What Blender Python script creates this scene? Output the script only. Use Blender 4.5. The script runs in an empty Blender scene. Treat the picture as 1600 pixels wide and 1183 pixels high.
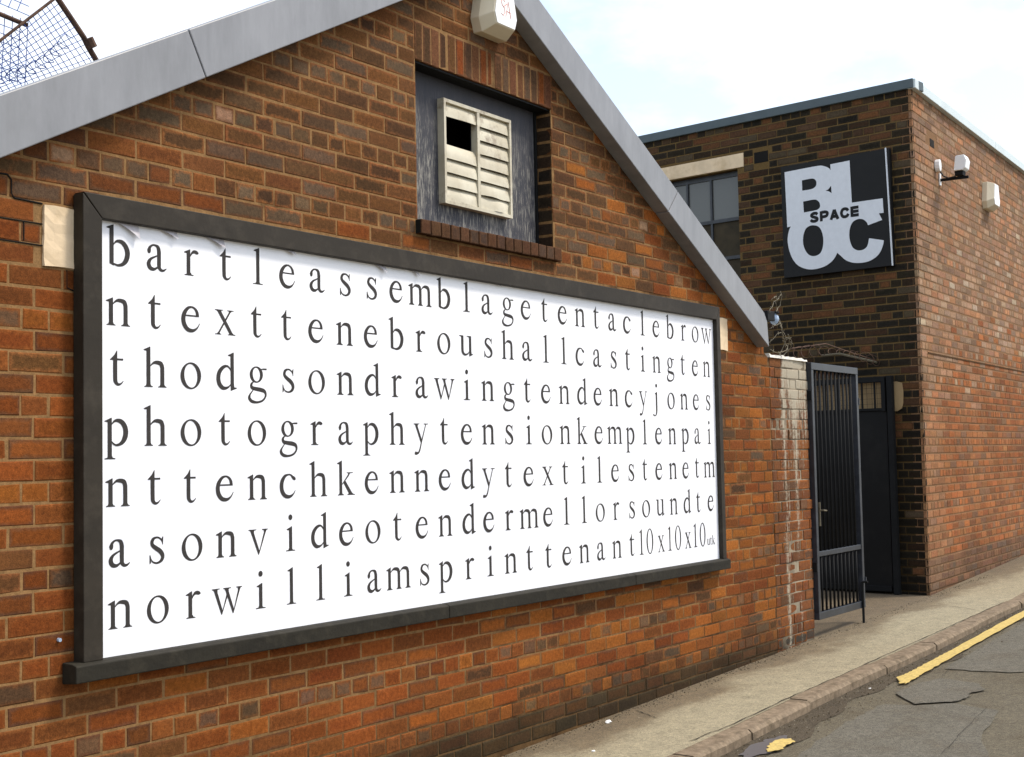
import bpy, bmesh, math, random
from mathutils import Vector, Matrix
from math import radians as RAD, sin, cos, pi

random.seed(7)
SC = bpy.context.scene
COL = SC.collection
H = 2.4                       # everything below is laid out with the bed joint above the hoarding at z = 0

# ------------------------------------------------------------------ camera
def cam_axes(yaw, pitch, roll):
    f = Vector((sin(yaw)*cos(pitch), cos(yaw)*cos(pitch), sin(pitch)))
    r = Vector((cos(yaw), -sin(yaw), 0)); u = r.cross(f)
    c, s = cos(roll), sin(roll)
    return c*r + s*u, -s*r + c*u, f
CR, CU, CF = cam_axes(0.971, 0.059, -0.020)
CAMP = Vector((-3.413, -4.030, -1.005))
FPX = 2138.3
cd = bpy.data.cameras.new("camera"); cam = bpy.data.objects.new("camera", cd); COL.objects.link(cam)
m = Matrix((CR, CU, -CF)).transposed().to_4x4(); m.translation = CAMP + Vector((0, 0, H)); cam.matrix_world = m
cd.sensor_width = 36; cd.lens = FPX/1600*36; cd.clip_start = .05; cd.clip_end = 800
SC.camera = cam

# ------------------------------------------------------------------ sky and sun
SUN_EL, SUN_AZ = RAD(56), RAD(38)        # azimuth measured from the wall's outward normal towards +x
sdir = Vector((sin(SUN_AZ)*cos(SUN_EL), -cos(SUN_AZ)*cos(SUN_EL), sin(SUN_EL)))
W = bpy.data.worlds.new("World"); SC.world = W; W.use_nodes = True
nt = W.node_tree; nt.nodes.clear()
def N(t, **k):
    n = nt.nodes.new(t)
    for a, b in k.items():
        setattr(n, a, b)
    return n
wo = N('ShaderNodeOutputWorld'); mixs = N('ShaderNodeMixShader')
bg1 = N('ShaderNodeBackground'); bg2 = N('ShaderNodeBackground')
sky = N('ShaderNodeTexSky', sky_type='NISHITA', sun_disc=False)
sky.sun_elevation = SUN_EL; sky.sun_rotation = math.atan2(sdir.x, sdir.y); sky.dust_density = 2.0
bg1.inputs[1].default_value = .13
bg2.inputs[0].default_value = (.97, .99, 1, 1); bg2.inputs[1].default_value = .66
tc = N('ShaderNodeTexCoord'); mp = N('ShaderNodeMapping'); mp.inputs['Scale'].default_value = (1, 1, 2.2)
ns = N('ShaderNodeTexNoise'); ns.inputs['Scale'].default_value = 3.2; ns.inputs['Detail'].default_value = 8; ns.inputs['Roughness'].default_value = .6
cr = N('ShaderNodeValToRGB'); cr.color_ramp.elements[0].position = .42; cr.color_ramp.elements[1].position = .68
cr.color_ramp.elements[0].color = (.26, .26, .26, 1)
nt.links.new(tc.outputs['Generated'], mp.inputs[0]); nt.links.new(mp.outputs[0], ns.inputs['Vector'])
nt.links.new(ns.outputs[0], cr.inputs[0]); nt.links.new(cr.outputs[0], mixs.inputs[0])
nt.links.new(sky.outputs[0], bg1.inputs[0]); nt.links.new(bg1.outputs[0], mixs.inputs[1]); nt.links.new(bg2.outputs[0], mixs.inputs[2])
nt.links.new(mixs.outputs[0], wo.inputs[0])
sl = bpy.data.lights.new("sun", 'SUN'); so = bpy.data.objects.new("sun", sl); COL.objects.link(so)
sl.energy = 1.5; sl.angle = RAD(11); sl.color = (1, .93, .82)
so.rotation_euler = sdir.to_track_quat('Z', 'Y').to_euler(); so.location = (0, -6, 12)
SC.view_settings.view_transform = 'Standard'; SC.view_settings.look = 'None'
SC.view_settings.gamma = 1; SC.view_settings.exposure = 1.2
SC.view_settings.use_curve_mapping = False

# ------------------------------------------------------------------ building helpers
class MB:
    def __init__(s): s.v = []; s.f = []; s.c = []; s.e = []; s.g = []
    def _push(s, vs, fs, col=(1, 1, 1), ecol=None, edge=None):
        b = len(s.v); s.v += [tuple(p) for p in vs]; s.f += [tuple(b+i for i in q) for q in fs]
        s.c += [col]*len(vs); s.e += [ecol or col]*len(vs); s.g += edge or [0.]*len(vs)
        return s
    def box(s, x0, x1, y0, y1, z0, z1, **k):
        v = [(x, y, z) for z in (z0, z1) for y in (y0, y1) for x in (x0, x1)]
        return s._push(v, [(0, 2, 3, 1), (4, 5, 7, 6), (0, 1, 5, 4), (2, 6, 7, 3), (0, 4, 6, 2), (1, 3, 7, 5)], **k)
    def fbox(s, O, A, B, C, **k):
        """box from origin O spanned by vectors A, B, C"""
        O, A, B, C = map(Vector, (O, A, B, C))
        v = [O + A*i + B*j + C*l for l in (0, 1) for j in (0, 1) for i in (0, 1)]
        fs = [(0, 2, 3, 1), (4, 5, 7, 6), (0, 1, 5, 4), (2, 6, 7, 3), (0, 4, 6, 2), (1, 3, 7, 5)]
        if A.cross(B).dot(C) < 0: fs = [q[::-1] for q in fs]
        return s._push(v, fs, **k)
    def prism(s, poly, d, **k):
        """poly: list of 3d points (planar), extruded by vector d"""
        n = len(poly); d = Vector(d); P = [Vector(p) for p in poly]
        nor = Vector((0, 0, 0))
        for i in range(n): nor += P[i].cross(P[(i+1) % n])
        if nor.dot(d) > 0: P = P[::-1]
        v = P + [p + d for p in P]
        fs = [tuple(range(n)), tuple(range(2*n-1, n-1, -1))] + [(i, i+n, (i+1) % n + n, (i+1) % n) for i in range(n)]
        return s._push(v, fs, **k)
    def tube(s, pts, r, n=6, cap=True, **k):
        P = [Vector(p) for p in pts]; v = []; fs = []
        up = None
        for i, p in enumerate(P):
            t = (P[min(i+1, len(P)-1)] - P[max(i-1, 0)]).normalized()
            if up is None: up = t.orthogonal().normalized()
            up = (up - t*up.dot(t)); up = up.normalized() if up.length > 1e-6 else t.orthogonal().normalized()
            w = t.cross(up); rr = r[i] if isinstance(r, (list, tuple)) else r
            v += [p + (up*cos(2*pi*j/n) + w*sin(2*pi*j/n))*rr for j in range(n)]
        for i in range(len(P)-1):
            for j in range(n):
                a, b = i*n+j, i*n+(j+1) % n
                fs.append((a, b, b+n, a+n))
        if cap: fs += [tuple(range(n))[::-1], tuple(range((len(P)-1)*n, len(P)*n))]
        return s._push(v, fs, **k)
    def quad(s, *p, **k): return s._push(p, [tuple(range(len(p)))], **k)

def place(o, parent):
    if parent is not None:
        o.parent = parent
        o.location = Vector(o['_w']) - Vector(parent['_w'])
    else: o.location = Vector(o['_w'])
def mk(name, mb, mat, parent=None, kind=None, label=None, smooth=False, attrs=False, rel=None):
    vs = [Vector(p) + Vector((0, 0, H)) for p in mb.v]
    lo = Vector([min(p[i] for p in vs) for i in range(3)]); hi = Vector([max(p[i] for p in vs) for i in range(3)])
    c = (lo+hi)/2; c.z = lo.z
    me = bpy.data.meshes.new(name); me.from_pydata([tuple(p-c) for p in vs], [], mb.f)
    if attrs:
        for an, arr in (('bcol', mb.c), ('ecol', mb.e)):
            a = me.attributes.new(an, 'FLOAT_COLOR', 'POINT'); a.data.foreach_set('color', [q for t in arr for q in (*t, 1.)])
        a = me.attributes.new('edge', 'FLOAT', 'POINT'); a.data.foreach_set('value', mb.g)
    if isinstance(mat, (list, tuple)):
        for mm in mat: me.materials.append(mm)
    else: me.materials.append(mat)
    if smooth:
        for p in me.polygons: p.use_smooth = True
    o = bpy.data.objects.new(name, me); COL.objects.link(o); o['_w'] = tuple(c); place(o, parent)
    if kind: o['kind'] = kind
    if label: o['label'] = label
    return o
def thing(name, label, cat, base, group=None):
    o = bpy.data.objects.new(name, None); COL.objects.link(o); o.empty_display_size = .2
    o['_w'] = (base[0], base[1], base[2]+H); o.location = o['_w']
    o['label'] = label; o['category'] = cat
    if group: o['group'] = group
    return o
def tag(o, label, cat, group=None):
    o['label'] = label; o['category'] = cat
    if group: o['group'] = group
    return o

# ------------------------------------------------------------------ materials
def new_mat(name):
    m = bpy.data.materials.new(name); m.use_nodes = True; t = m.node_tree
    return m, t, t.nodes['Principled BSDF']
def node(t, ty, **k):
    n = t.nodes.new(ty)
    for a, b in k.items():
        if a.startswith('i_'): n.inputs[a[2:].replace('_', ' ')].default_value = b
        else: setattr(n, a, b)
    return n
def noise(t, scale, detail=4, rough=.55, vec=None, stretch=None):
    if vec is None:
        g = node(t, 'ShaderNodeNewGeometry'); vec = g.outputs['Position']
    if stretch:
        mpp = node(t, 'ShaderNodeMapping'); mpp.inputs['Scale'].default_value = stretch
        t.links.new(vec, mpp.inputs[0]); vec = mpp.outputs[0]
    n = node(t, 'ShaderNodeTexNoise'); n.inputs['Scale'].default_value = scale; n.inputs['Detail'].default_value = detail
    n.inputs['Roughness'].default_value = rough; t.links.new(vec, n.inputs['Vector'])
    return n.outputs[0]
def ramp(t, fac, stops):
    r = node(t, 'ShaderNodeValToRGB'); e = r.color_ramp.elements
    while len(e) < len(stops): e.new(.5)
    for i, (p, c) in enumerate(stops):
        e[i].position = p; e[i].color = (*c, 1) if isinstance(c, tuple) else (c, c, c, 1)
    t.links.new(fac, r.inputs[0]); return r.outputs[0]
def mixc(t, a, b, fac, mode='MIX'):
    mx = node(t, 'ShaderNodeMix', data_type='RGBA', blend_type=mode)
    for s, val in ((0, fac), (6, a), (7, b)):
        if hasattr(val, 'is_output') or isinstance(val, bpy.types.NodeSocket): t.links.new(val, mx.inputs[s])
        elif s == 0: mx.inputs[0].default_value = val
        else: mx.inputs[s].default_value = (*val, 1)
    return mx.outputs[2]
def mth(t, op, a, b=None, clamp=False):
    n = node(t, 'ShaderNodeMath', operation=op); n.use_clamp = clamp
    for i, val in enumerate((a, b)):
        if val is None: continue
        if isinstance(val, bpy.types.NodeSocket): t.links.new(val, n.inputs[i])
        else: n.inputs[i].default_value = val
    return n.outputs[0]
def bump(t, bsdf, h, strength=.4, dist=.004):
    b = node(t, 'ShaderNodeBump'); b.inputs['Strength'].default_value = strength; b.inputs['Distance'].default_value = dist
    t.links.new(h, b.inputs['Height']); t.links.new(b.outputs[0], bsdf.inputs['Normal'])
def posz(t):
    g = node(t, 'ShaderNodeNewGeometry'); s = node(t, 'ShaderNodeSeparateXYZ'); t.links.new(g.outputs['Position'], s.inputs[0])
    return s.outputs
def simple(name, col, rough=.6, metal=0., var=.25, scale=8, bs=.15, bd=.003, stretch=None, dirt=None, dirtscale=3):
    m, t, b = new_mat(name)
    n = noise(t, scale, 6, .6, stretch=stretch)
    c = mixc(t, tuple(x*(1-var) for x in col), tuple(min(1, x*(1+var)) for x in col), ramp(t, n, [(.3, 0.), (.7, 1.)]))
    if dirt:
        n2 = noise(t, dirtscale, 7, .65); c = mixc(t, c, dirt, ramp(t, n2, [(.5, 0.), (.72, .85)]))
    t.links.new(c, b.inputs['Base Color']); b.inputs['Roughness'].default_value = rough; b.inputs['Metallic'].default_value = metal
    if rough >= .5: b.inputs['Specular IOR Level'].default_value = .22
    if bs: bump(t, b, noise(t, scale*6, 4), bs, bd)
    return m

def brick_mat(name, streaks=False, grime=.8):
    m, t, b = new_mat(name)
    a1 = node(t, 'ShaderNodeAttribute', attribute_name='bcol'); a2 = node(t, 'ShaderNodeAttribute', attribute_name='ecol')
    a3 = node(t, 'ShaderNodeAttribute', attribute_name='edge')
    n1 = noise(t, 16, 5, .62); n2 = noise(t, 55, 5, .65); n3 = noise(t, 230, 3, .7); n4 = noise(t, 1.3, 4, .6)
    f = mth(t, 'ADD', a3.outputs['Fac'], mth(t, 'MULTIPLY', mth(t, 'SUBTRACT', n1, .5), 1.8)); f = mth(t, 'ADD', f, mth(t, 'MULTIPLY', mth(t, 'SUBTRACT', n2, .5), .9))
    f = ramp(t, f, [(.25, 0.), (1.15, 1.)])
    c = mixc(t, a1.outputs['Color'], a2.outputs['Color'], f)
    c = mixc(t, c, ramp(t, n2, [(.25, .62), (.75, 1.35)]), 1., 'MULTIPLY')
    c = mixc(t, c, ramp(t, n3, [(.3, .6), (.7, 1.4)]), .8, 'MULTIPLY')
    c = mixc(t, c, ramp(t, n4, [(.3, .66), (.7, 1.12)]), grime, 'MULTIPLY')
    pit = ramp(t, noise(t, 90, 4, .6), [(.26, .35), (.36, 1.)])
    c = mixc(t, c, pit, .6, 'MULTIPLY')
    # grime splashed up from the pavement
    sx = posz(t)
    low = ramp(t, mth(t, 'ADD', mth(t, 'MULTIPLY', sx[2], 2.2), mth(t, 'MULTIPLY', n4, .7)), [(.30, .45), (.75, 1.)])
    c = mixc(t, c, low, .8, 'MULTIPLY')
    if streaks:
        # lime run-off below the broken coping of the gate pier
        wob = mth(t, 'MULTIPLY', mth(t, 'SUBTRACT', noise(t, 3.5, 4, .6), .5), .22)
        xw = mth(t, 'ADD', sx[0], wob)
        col_ = mth(t, 'SUBTRACT', 1., mth(t, 'ABSOLUTE', mth(t, 'MULTIPLY', mth(t, 'SUBTRACT', xw, 6.0), 11.)), True)      # main run
        rgt = mth(t, 'SUBTRACT', xw, 5.95); rgt = mth(t, 'MULTIPLY', rgt, 6., True)
        high = mth(t, 'SUBTRACT', sx[2], 1.25); high = mth(t, 'MULTIPLY', high, 1.1, True)
        col2 = mth(t, 'SUBTRACT', 1., mth(t, 'ABSOLUTE', mth(t, 'MULTIPLY', mth(t, 'SUBTRACT', xw, 6.20), 14.)), True)
        sn = noise(t, 9, 6, .7, stretch=(2.6, 2.6, .16)); sn2 = noise(t, 34, 5, .75)
        k = mth(t, 'ADD', mth(t, 'MULTIPLY', col_, .42), mth(t, 'MULTIPLY', col2, .26))
        k = mth(t, 'ADD', k, mth(t, 'MULTIPLY', mth(t, 'MULTIPLY', rgt, high), .60))
        k = mth(t, 'ADD', k, mth(t, 'MULTIPLY', mth(t, 'MULTIPLY', sx[2], .10), rgt))
        k = mth(t, 'ADD', k, mth(t, 'MULTIPLY', mth(t, 'SUBTRACT', sn, .5), 1.3)); k = mth(t, 'ADD', k, mth(t, 'MULTIPLY', mth(t, 'SUBTRACT', sn2, .5), .9))
        k = ramp(t, k, [(.28, 0.), (.62, .85)])
        k = mth(t, 'MULTIPLY', k, ramp(t, mth(t, 'SUBTRACT', xw, 5.80), [(.04, 0.), (.14, 1.)]))
        c = mixc(t, c, (.42, .38, .29), k)
    t.links.new(c, b.inputs['Base Color']); b.inputs['Specular IOR Level'].default_value = .12; b.inputs['Roughness'].default_value = .9
    hb = mth(t, 'ADD', mth(t, 'MULTIPLY', n2, .7), mth(t, 'MULTIPLY', n3, .5)); bump(t, b, hb, .55, .004)
    return m
def mortar_mat(name, col, dark, streaks=False, darkening=.5):
    m, t, b = new_mat(name)
    n1 = noise(t, 3.5, 6, .65); n2 = noise(t, 120, 4, .7); n3 = noise(t, 22, 5, .6)
    c = mixc(t, col, tuple(x*.62 for x in col), ramp(t, n3, [(.35, 0.), (.7, 1.)]))
    sx = posz(t)
    c = mixc(t, c, dark, ramp(t, mth(t, 'ADD', n1, mth(t, 'MULTIPLY', mth(t, 'SUBTRACT', sx[0], 2.2), .035)), [(.53, 0.), (.66, .9)]))
    c = mixc(t, c, ramp(t, n2, [(.3, .7), (.7, 1.2)]), .8, 'MULTIPLY')
    c = mixc(t, c, ramp(t, mth(t, 'MULTIPLY', sx[2], 1. if darkening < 1 else .4), [(.10, .35 if darkening < 1 else .22), (darkening, 1.)]), .9, 'MULTIPLY')  # mortar gets darker towards the bottom of the wall
    if streaks:
        k = mth(t, 'SUBTRACT', 1., mth(t, 'ABSOLUTE', mth(t, 'MULTIPLY', mth(t, 'SUBTRACT', sx[0], 6.2), 3.)), True)
        c = mixc(t, c, (.44, .38, .28), mth(t, 'MULTIPLY', k, .45))
    t.links.new(c, b.inputs['Base Color']); b.inputs['Roughness'].default_value = .95; b.inputs['Specular IOR Level'].default_value = .1
    bump(t, b, mth(t, 'ADD', n2, mth(t, 'MULTIPLY', n3, 2.)), .5, .003)
    return m

M = {}
M['brick'] = brick_mat('weathered_brick')
M['brick_pier'] = brick_mat('lime_streaked_brick', True)
M['mortar'] = mortar_mat('lime_mortar', (.285, .160, .066), (.075, .038, .016))
M['mortar_pier'] = mortar_mat('pale_mortar', (.36, .29, .20), (.06, .045, .03), True)
M['mortar2'] = mortar_mat('ochre_mortar', (.26, .17, .055), (.12, .075, .03), darkening=1.)
M['mortar3'] = mortar_mat('buff_mortar', (.34, .21, .11), (.20, .11, .055))
M['barge'] = simple('grey_coated_steel', (.235, .238, .25), .42, .0, .06, 1.6, .05, .002, dirt=(.20, .203, .21), dirtscale=1.2)
m_, t_, b_ = M['barge'], M['barge'].node_tree, M['barge'].node_tree.nodes['Principled BSDF']
lk = b_.inputs['Base Color'].links[0].from_socket
st_ = ramp(t_, noise(t_, 5, 6, .65, stretch=(2.2, 1, .5)), [(.35, .84), (.65, 1.05)])
t_.links.new(mixc(t_, lk, st_, 1., 'MULTIPLY'), b_.inputs['Base Color'])
M['roof'] = simple('roof_sheet', (.16, .165, .17), .6)
M['stone'] = simple('cream_painted_stone', (.72, .56, .37), .8, 0, .12, 7, .35, .004, dirt=(.52, .38, .22), dirtscale=5)
M['frame'] = simple('dark_brown_painted_timber', (.026, .0205, .014), .62, 0, .25, 6, .25, .003, stretch=(.4, 1, 1), dirt=(.048, .039, .028), dirtscale=9)
M['ledge'] = simple('blackened_timber', (.017, .0145, .0095), .75, 0, .35, 9, .5, .004, stretch=(.5, 1, 1), dirt=(.034, .029, .019), dirtscale=14)
M['ink'] = simple('dark_grey_ink', (.036, .032, .030), .7, 0, .12, 12, 0)
M['cast'] = simple('cream_plastic', (.66, .58, .42), .4, 0, .05, 6, .03)
M['white_plastic'] = simple('white_plastic', (.85, .85, .84), .35, 0, .03, 6, .02)
M['red_ink'] = simple('red_marker', (.62, .12, .07), .6, 0, .1, 6, 0)
M['black_metal'] = simple('black_painted_steel', (.006, .0063, .0066), .75, 0, .3, 12, .15, .002)
M['gate_metal'] = simple('blue_black_painted_steel', (.015, .018, .024), .42, 0, .35, 10, .2, .002, dirt=(.035, .040, .052), dirtscale=12)
M['sheet'] = simple('dark_steel_sheet', (.005, .005, .005), .55, 0, .3, 4, .1, .003, stretch=(1, 1, .25), dirt=(.014, .013, .012), dirtscale=3)
M['sign_black'] = simple('black_sign_panel', (.009, .009, .009), .6, 0, .12, 10, 0)
M['sign_white'] = simple('pale_grey_vinyl', (.66, .68, .71), .5, 0, .04, 20, 0)
M['coping'] = simple('grey_green_metal_coping', (.085, .11, .12), .5, 0, .12, 3, .08, dirt=(.06, .08, .085))
M['coping_front'] = simple('pale_metal_coping', (.55, .62, .62), .45, 0, .08, 3, .05)
M['sunlit_band'] = simple('painted_sunlit_wall', (.34, .235, .12), .9, 0, .14, 9, .4, .005)
M['rust'] = simple('rusty_steel', (.075, .042, .028), .85, 0, .45, 30, .5, .003, dirt=(.14, .07, .035), dirtscale=18)
M['wire'] = simple('blue_grey_wire', (.035, .07, .26), .5, .2, .2, 30, 0)
M['galv'] = simple('galvanised_wire', (.16, .135, .09), .5, .3, .3, 30, 0)
M['rubber'] = simple('black_cable', (.02, .02, .02), .6, 0, .2, 30, 0)
M['dark'] = simple('soot_black_void', (.008, .007, .006), .9, 0, .2, 8, 0)
M['globe'] = simple('pale_blue_glass', (.33, .42, .55), .2, 0, .1, 8, 0)
M['litter'] = simple('white_litter', (.8, .8, .78), .7, 0, .1, 30, 0)
M['curl_shade'] = simple('curl_shade_grey', (.42, .40, .42), .8)  # grey paints the shading of the curled poster edges

# poster paper with pasted sheet seams and faint creases
m, t, b = new_mat('pasted_white_poster'); M['paper'] = m
n = noise(t, 1.2, 5, .6); n2 = noise(t, 14, 5, .6, stretch=(.35, 1, 1)); n3 = noise(t, 4, 3, .5)
c = mixc(t, (.80, .81, .86), (.88, .88, .90), ramp(t, n, [(.3, 0.), (.6, 1.)]))
c = mixc(t, c, (.66, .72, .84), ramp(t, n2, [(.66, 0.), (.76, .5)]))
t.links.new(c, b.inputs['Base Color']); b.inputs['Roughness'].default_value = .6
bump(t, b, mth(t, 'ADD', n2, mth(t, 'MULTIPLY', n3, 2.)), .18, .01)
# opening panel: weathered blue-grey boards with peeling white streaks
m, t, b = new_mat('peeling_blue_grey_board'); M['board'] = m
n = noise(t, 4, 6, .7, stretch=(3.5, 1, .5)); n2 = noise(t, 40, 6, .75, stretch=(2.5, 1, .35)); n3 = noise(t, 2.2, 3)
c = mixc(t, (.024, .026, .036), (.048, .046, .054), ramp(t, n, [(.3, 0.), (.7, 1.)]))
sx = posz(t)
low = ramp(t, mth(t, 'SUBTRACT', 3.42, sx[2]), [(.15, 0.), (.55, 1.)])
k = mth(t, 'MULTIPLY', low, ramp(t, mth(t, 'ADD', mth(t, 'MULTIPLY', n2, .8), mth(t, 'MULTIPLY', n, .35)), [(.56, 0.), (.70, .8)]))
c = mixc(t, c, (.36, .34, .29), k)
t.links.new(c, b.inputs['Base Color']); b.inputs['Roughness'].default_value = .75; bump(t, b, n2, .5, .004)
# louvre blades: cream enamel with brown soot towards the ends
m, t, b = new_mat('stained_cream_enamel'); M['louvre'] = m
n = noise(t, 5, 5, .6); n2 = noise(t, 26, 6, .7)
c = mixc(t, (.44, .385, .27), (.58, .53, .40), ramp(t, n, [(.35, 0.), (.6, 1.)]))
c = mixc(t, c, (.16, .10, .05), ramp(t, mth(t, 'ADD', mth(t, 'MULTIPLY', n2, .45), mth(t, 'MULTIPLY', noise(t, 7, 4, .6), .6)), [(.58, 0.), (.72, .75)]))
t.links.new(c, b.inputs['Base Color']); b.inputs['Roughness'].default_value = .42; bump(t, b, noise(t, 9, 3), .35, .006)
# glass
m, t, b = new_mat('dusty_window_glass'); M['glass'] = m
b.inputs['Base Color'].default_value = (.10, .10, .09, 1); b.inputs['Roughness'].default_value = .16; b.inputs['IOR'].default_value = 1.5
bump(t, b, noise(t, 3, 2), .06, .02)
m, t, b = new_mat('grimy_lower_glass'); M['glass_dirty'] = m
c = mixc(t, (.03, .026, .018), (.065, .05, .03), ramp(t, noise(t, 5, 5), [(.3, 0.), (.7, 1.)])); t.links.new(c, b.inputs['Base Color'])
b.inputs['Roughness'].default_value = .6; b.inputs['Specular IOR Level'].default_value = .08
# pavement concrete
m, t, b = new_mat('worn_pavement'); M['pave'] = m
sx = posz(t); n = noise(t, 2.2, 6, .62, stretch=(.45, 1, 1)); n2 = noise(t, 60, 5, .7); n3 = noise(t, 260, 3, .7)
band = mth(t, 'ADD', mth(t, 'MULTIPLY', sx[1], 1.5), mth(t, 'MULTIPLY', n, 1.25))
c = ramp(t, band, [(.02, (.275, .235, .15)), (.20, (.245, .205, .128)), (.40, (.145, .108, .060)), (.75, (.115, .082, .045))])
c = mixc(t, c, ramp(t, n2, [(.3, .62), (.7, 1.3)]), 1., 'MULTIPLY'); c = mixc(t, c, ramp(t, n3, [(.3, .45), (.7, 1.55)]), 1., 'MULTIPLY'); c = mixc(t, c, ramp(t, noise(t, 11, 5, .65), [(.3, .78), (.7, 1.15)]), 1., 'MULTIPLY')
spk = ramp(t, noise(t, 140, 2, .5), [(.70, 0.), (.75, 1.)]); c = mixc(t, c, (.42, .38, .30), spk)
t.links.new(c, b.inputs['Base Color']); b.inputs['Roughness'].default_value = .93; bump(t, b, mth(t, 'ADD', n2, n3), .6, .004)
# kerb
M['kerb'] = simple('gritstone_kerb', (.20, .150, .100), .9, 0, .38, 26, .9, .006, dirt=(.085, .062, .036), dirtscale=9)
# asphalt
def asphalt(name, base, hi, stain):
    m, t, b = new_mat(name)
    n = noise(t, 1.4, 6, .65, stretch=(.5, 1, 1)); n2 = noise(t, 80, 5, .75); n3 = noise(t, 300, 3, .7)
    c = mixc(t, base, hi, ramp(t, n, [(.35, 0.), (.65, 1.)]))
    c = mixc(t, c, stain, ramp(t, noise(t, 3.3, 6, .65), [(.52, 0.), (.68, .6)]))
    c = mixc(t, c, ramp(t, n2, [(.3, .5), (.7, 1.45)]), 1., 'MULTIPLY'); c = mixc(t, c, ramp(t, n3, [(.3, .4), (.7, 1.6)]), 1., 'MULTIPLY'); c = mixc(t, c, ramp(t, noise(t, 24, 6, .7), [(.3, .72), (.7, 1.2)]), 1., 'MULTIPLY')
    spk = ramp(t, noise(t, 150, 2, .5), [(.71, 0.), (.75, .8)]); c = mixc(t, c, (.3, .28, .22), spk)
    t.links.new(c, b.inputs['Base Color']); b.inputs['Roughness'].default_value = .88; b.inputs['Specular IOR Level'].default_value = .25; bump(t, b, mth(t, 'ADD', n2, n3), .8, .005)
    return m
M['road'] = asphalt('old_asphalt', (.108, .090, .058), (.128, .110, .076), (.082, .062, .037))
M['patch1'] = asphalt('smooth_asphalt_patch', (.118, .106, .080), (.132, .120, .094), (.098, .080, .055))
M['gutter'] = asphalt('silted_gutter', (.066, .050, .031), (.084, .066, .042), (.048, .036, .023))
M['crack'] = simple('open_crack', (.012, .010, .008), .95, 0, .2, 20, 0)
M['yellow'] = simple('worn_yellow_paint', (.50, .37, .12), .8, 0, .2, 40, .6, .003, dirt=(.26, .19, .08), dirtscale=38)
m, t, b = new_mat('puddle'); M['water'] = m
b.inputs['Base Color'].default_value = (.10, .10, .105, 1); b.inputs['Roughness'].default_value = .3; b.inputs['IOR'].default_value = 1.33
bump(t, b, noise(t, 40, 3), .25, .003)

# ------------------------------------------------------------------ ground
def gz(x): return -2.5 + .024*(x-2.4)
def kline(x):                      # back edge of the kerb
    return -.735 + .07*max(0., x-9.2) + .008*sin(x*1.7)
def strip(x0, x1, step, ya, yb, za, zb, mb, ny=1):
    nx = max(1, int(round((x1-x0)/step)))
    for i in range(nx):
        xa, xb = x0+(x1-x0)*i/nx, x0+(x1-x0)*(i+1)/nx
        for j in range(ny):
            q = []
            for (x, w) in ((xa, j/ny), (xb, j/ny), (xb, (j+1)/ny), (xa, (j+1)/ny)):
                q.append((x, ya(x)*(1-w)+yb(x)*w, gz(x)+za*(1-w)+zb*w))
            mb.quad(*q)
KH = .06
mb = MB(); mb.quad((-90, -60, gz(-90)-.3), (120, -60, gz(120)-.3), (120, 90, gz(120)-.3), (-90, 90, gz(-90)-.3))
mk('ground', mb, M['road'], kind='structure')
mb = MB(); strip(-14, 34, .5, lambda x: -9.5, lambda x: kline(x)-.125, -KH, -KH, mb, 6)
mk('road', mb, M['road'], kind='structure')
mb = MB(); strip(-14, 34, .25, lambda x: kline(x), lambda x: 0. if x < 6.4 else (6.5 if x < 12 else .3), 0, 0, mb, 1)
strip(5.6, 9.9, .5, lambda x: 0., lambda x: 7., .001, .001, mb)
mb = MB(); strip(-14, 5.5, .25, lambda x: kline(x), lambda x: .1, 0, 0, mb)
strip(5.5, 11, .25, lambda x: kline(x), lambda x: 7., 0, 0, mb); strip(11, 34, .25, lambda x: kline(x), lambda x: 1.2, 0, 0, mb)
pav = mk('pavement', mb, M['pave'], kind='structure')
# silt along the gutter
mb = MB(); strip(-14, 34, .12, lambda x: kline(x)-.30-.05*sin(x*2.3)-.03*sin(x*9.1), lambda x: kline(x)-.12, -KH+.004, -KH+.004, mb)
mk('gutter', mb, M['gutter'], kind='structure')
# kerb stones
kerb = bpy.data.objects.new('kerb', None); COL.objects.link(kerb); kerb['_w'] = (4, -.8, gz(4)+H); kerb.location = kerb['_w']; kerb['kind'] = 'structure'
cuts = [-4.6, -3.7, -2.75, -1.8, -.9, 0., .95, 1.9, 2.75, 3.42, 4.27, 5.58, 6.6, 7.75, 9.08, 10.0, 10.9, 11.8, 12.7, 13.6, 14.5, 15.4]
for a, b_ in zip(cuts, cuts[1:]):
    mb = MB(); a += .006; e = b_-.006; dy = random.uniform(-.006, .006); dz = random.uniform(-.003, .004)
    n = 8
    sec = []
    for i in range(n+1):
        x = a+(e-a)*i/n; y = kline(x)+dy; z = gz(x)+dz; w = random.uniform(-.004, .004)
        sec.append([(x, y, z-.1), (x, y, z+.002), (x, y-.105+w, z+.001), (x, y-.125+w, z-.016), (x, y-.128, z-.16)])
    v = [p for s_ in sec for p in s_]; fs = []
    for i in range(n):
        for j in range(4): fs.append((i*5+j, i*5+j+1, (i+1)*5+j+1, (i+1)*5+j))
    fs += [(0, 4, 3, 2, 1), tuple(n*5+j for j in range(5))]
    mb._push(v, fs); mk('kerb_stone', mb, M['kerb'], kerb)
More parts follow.
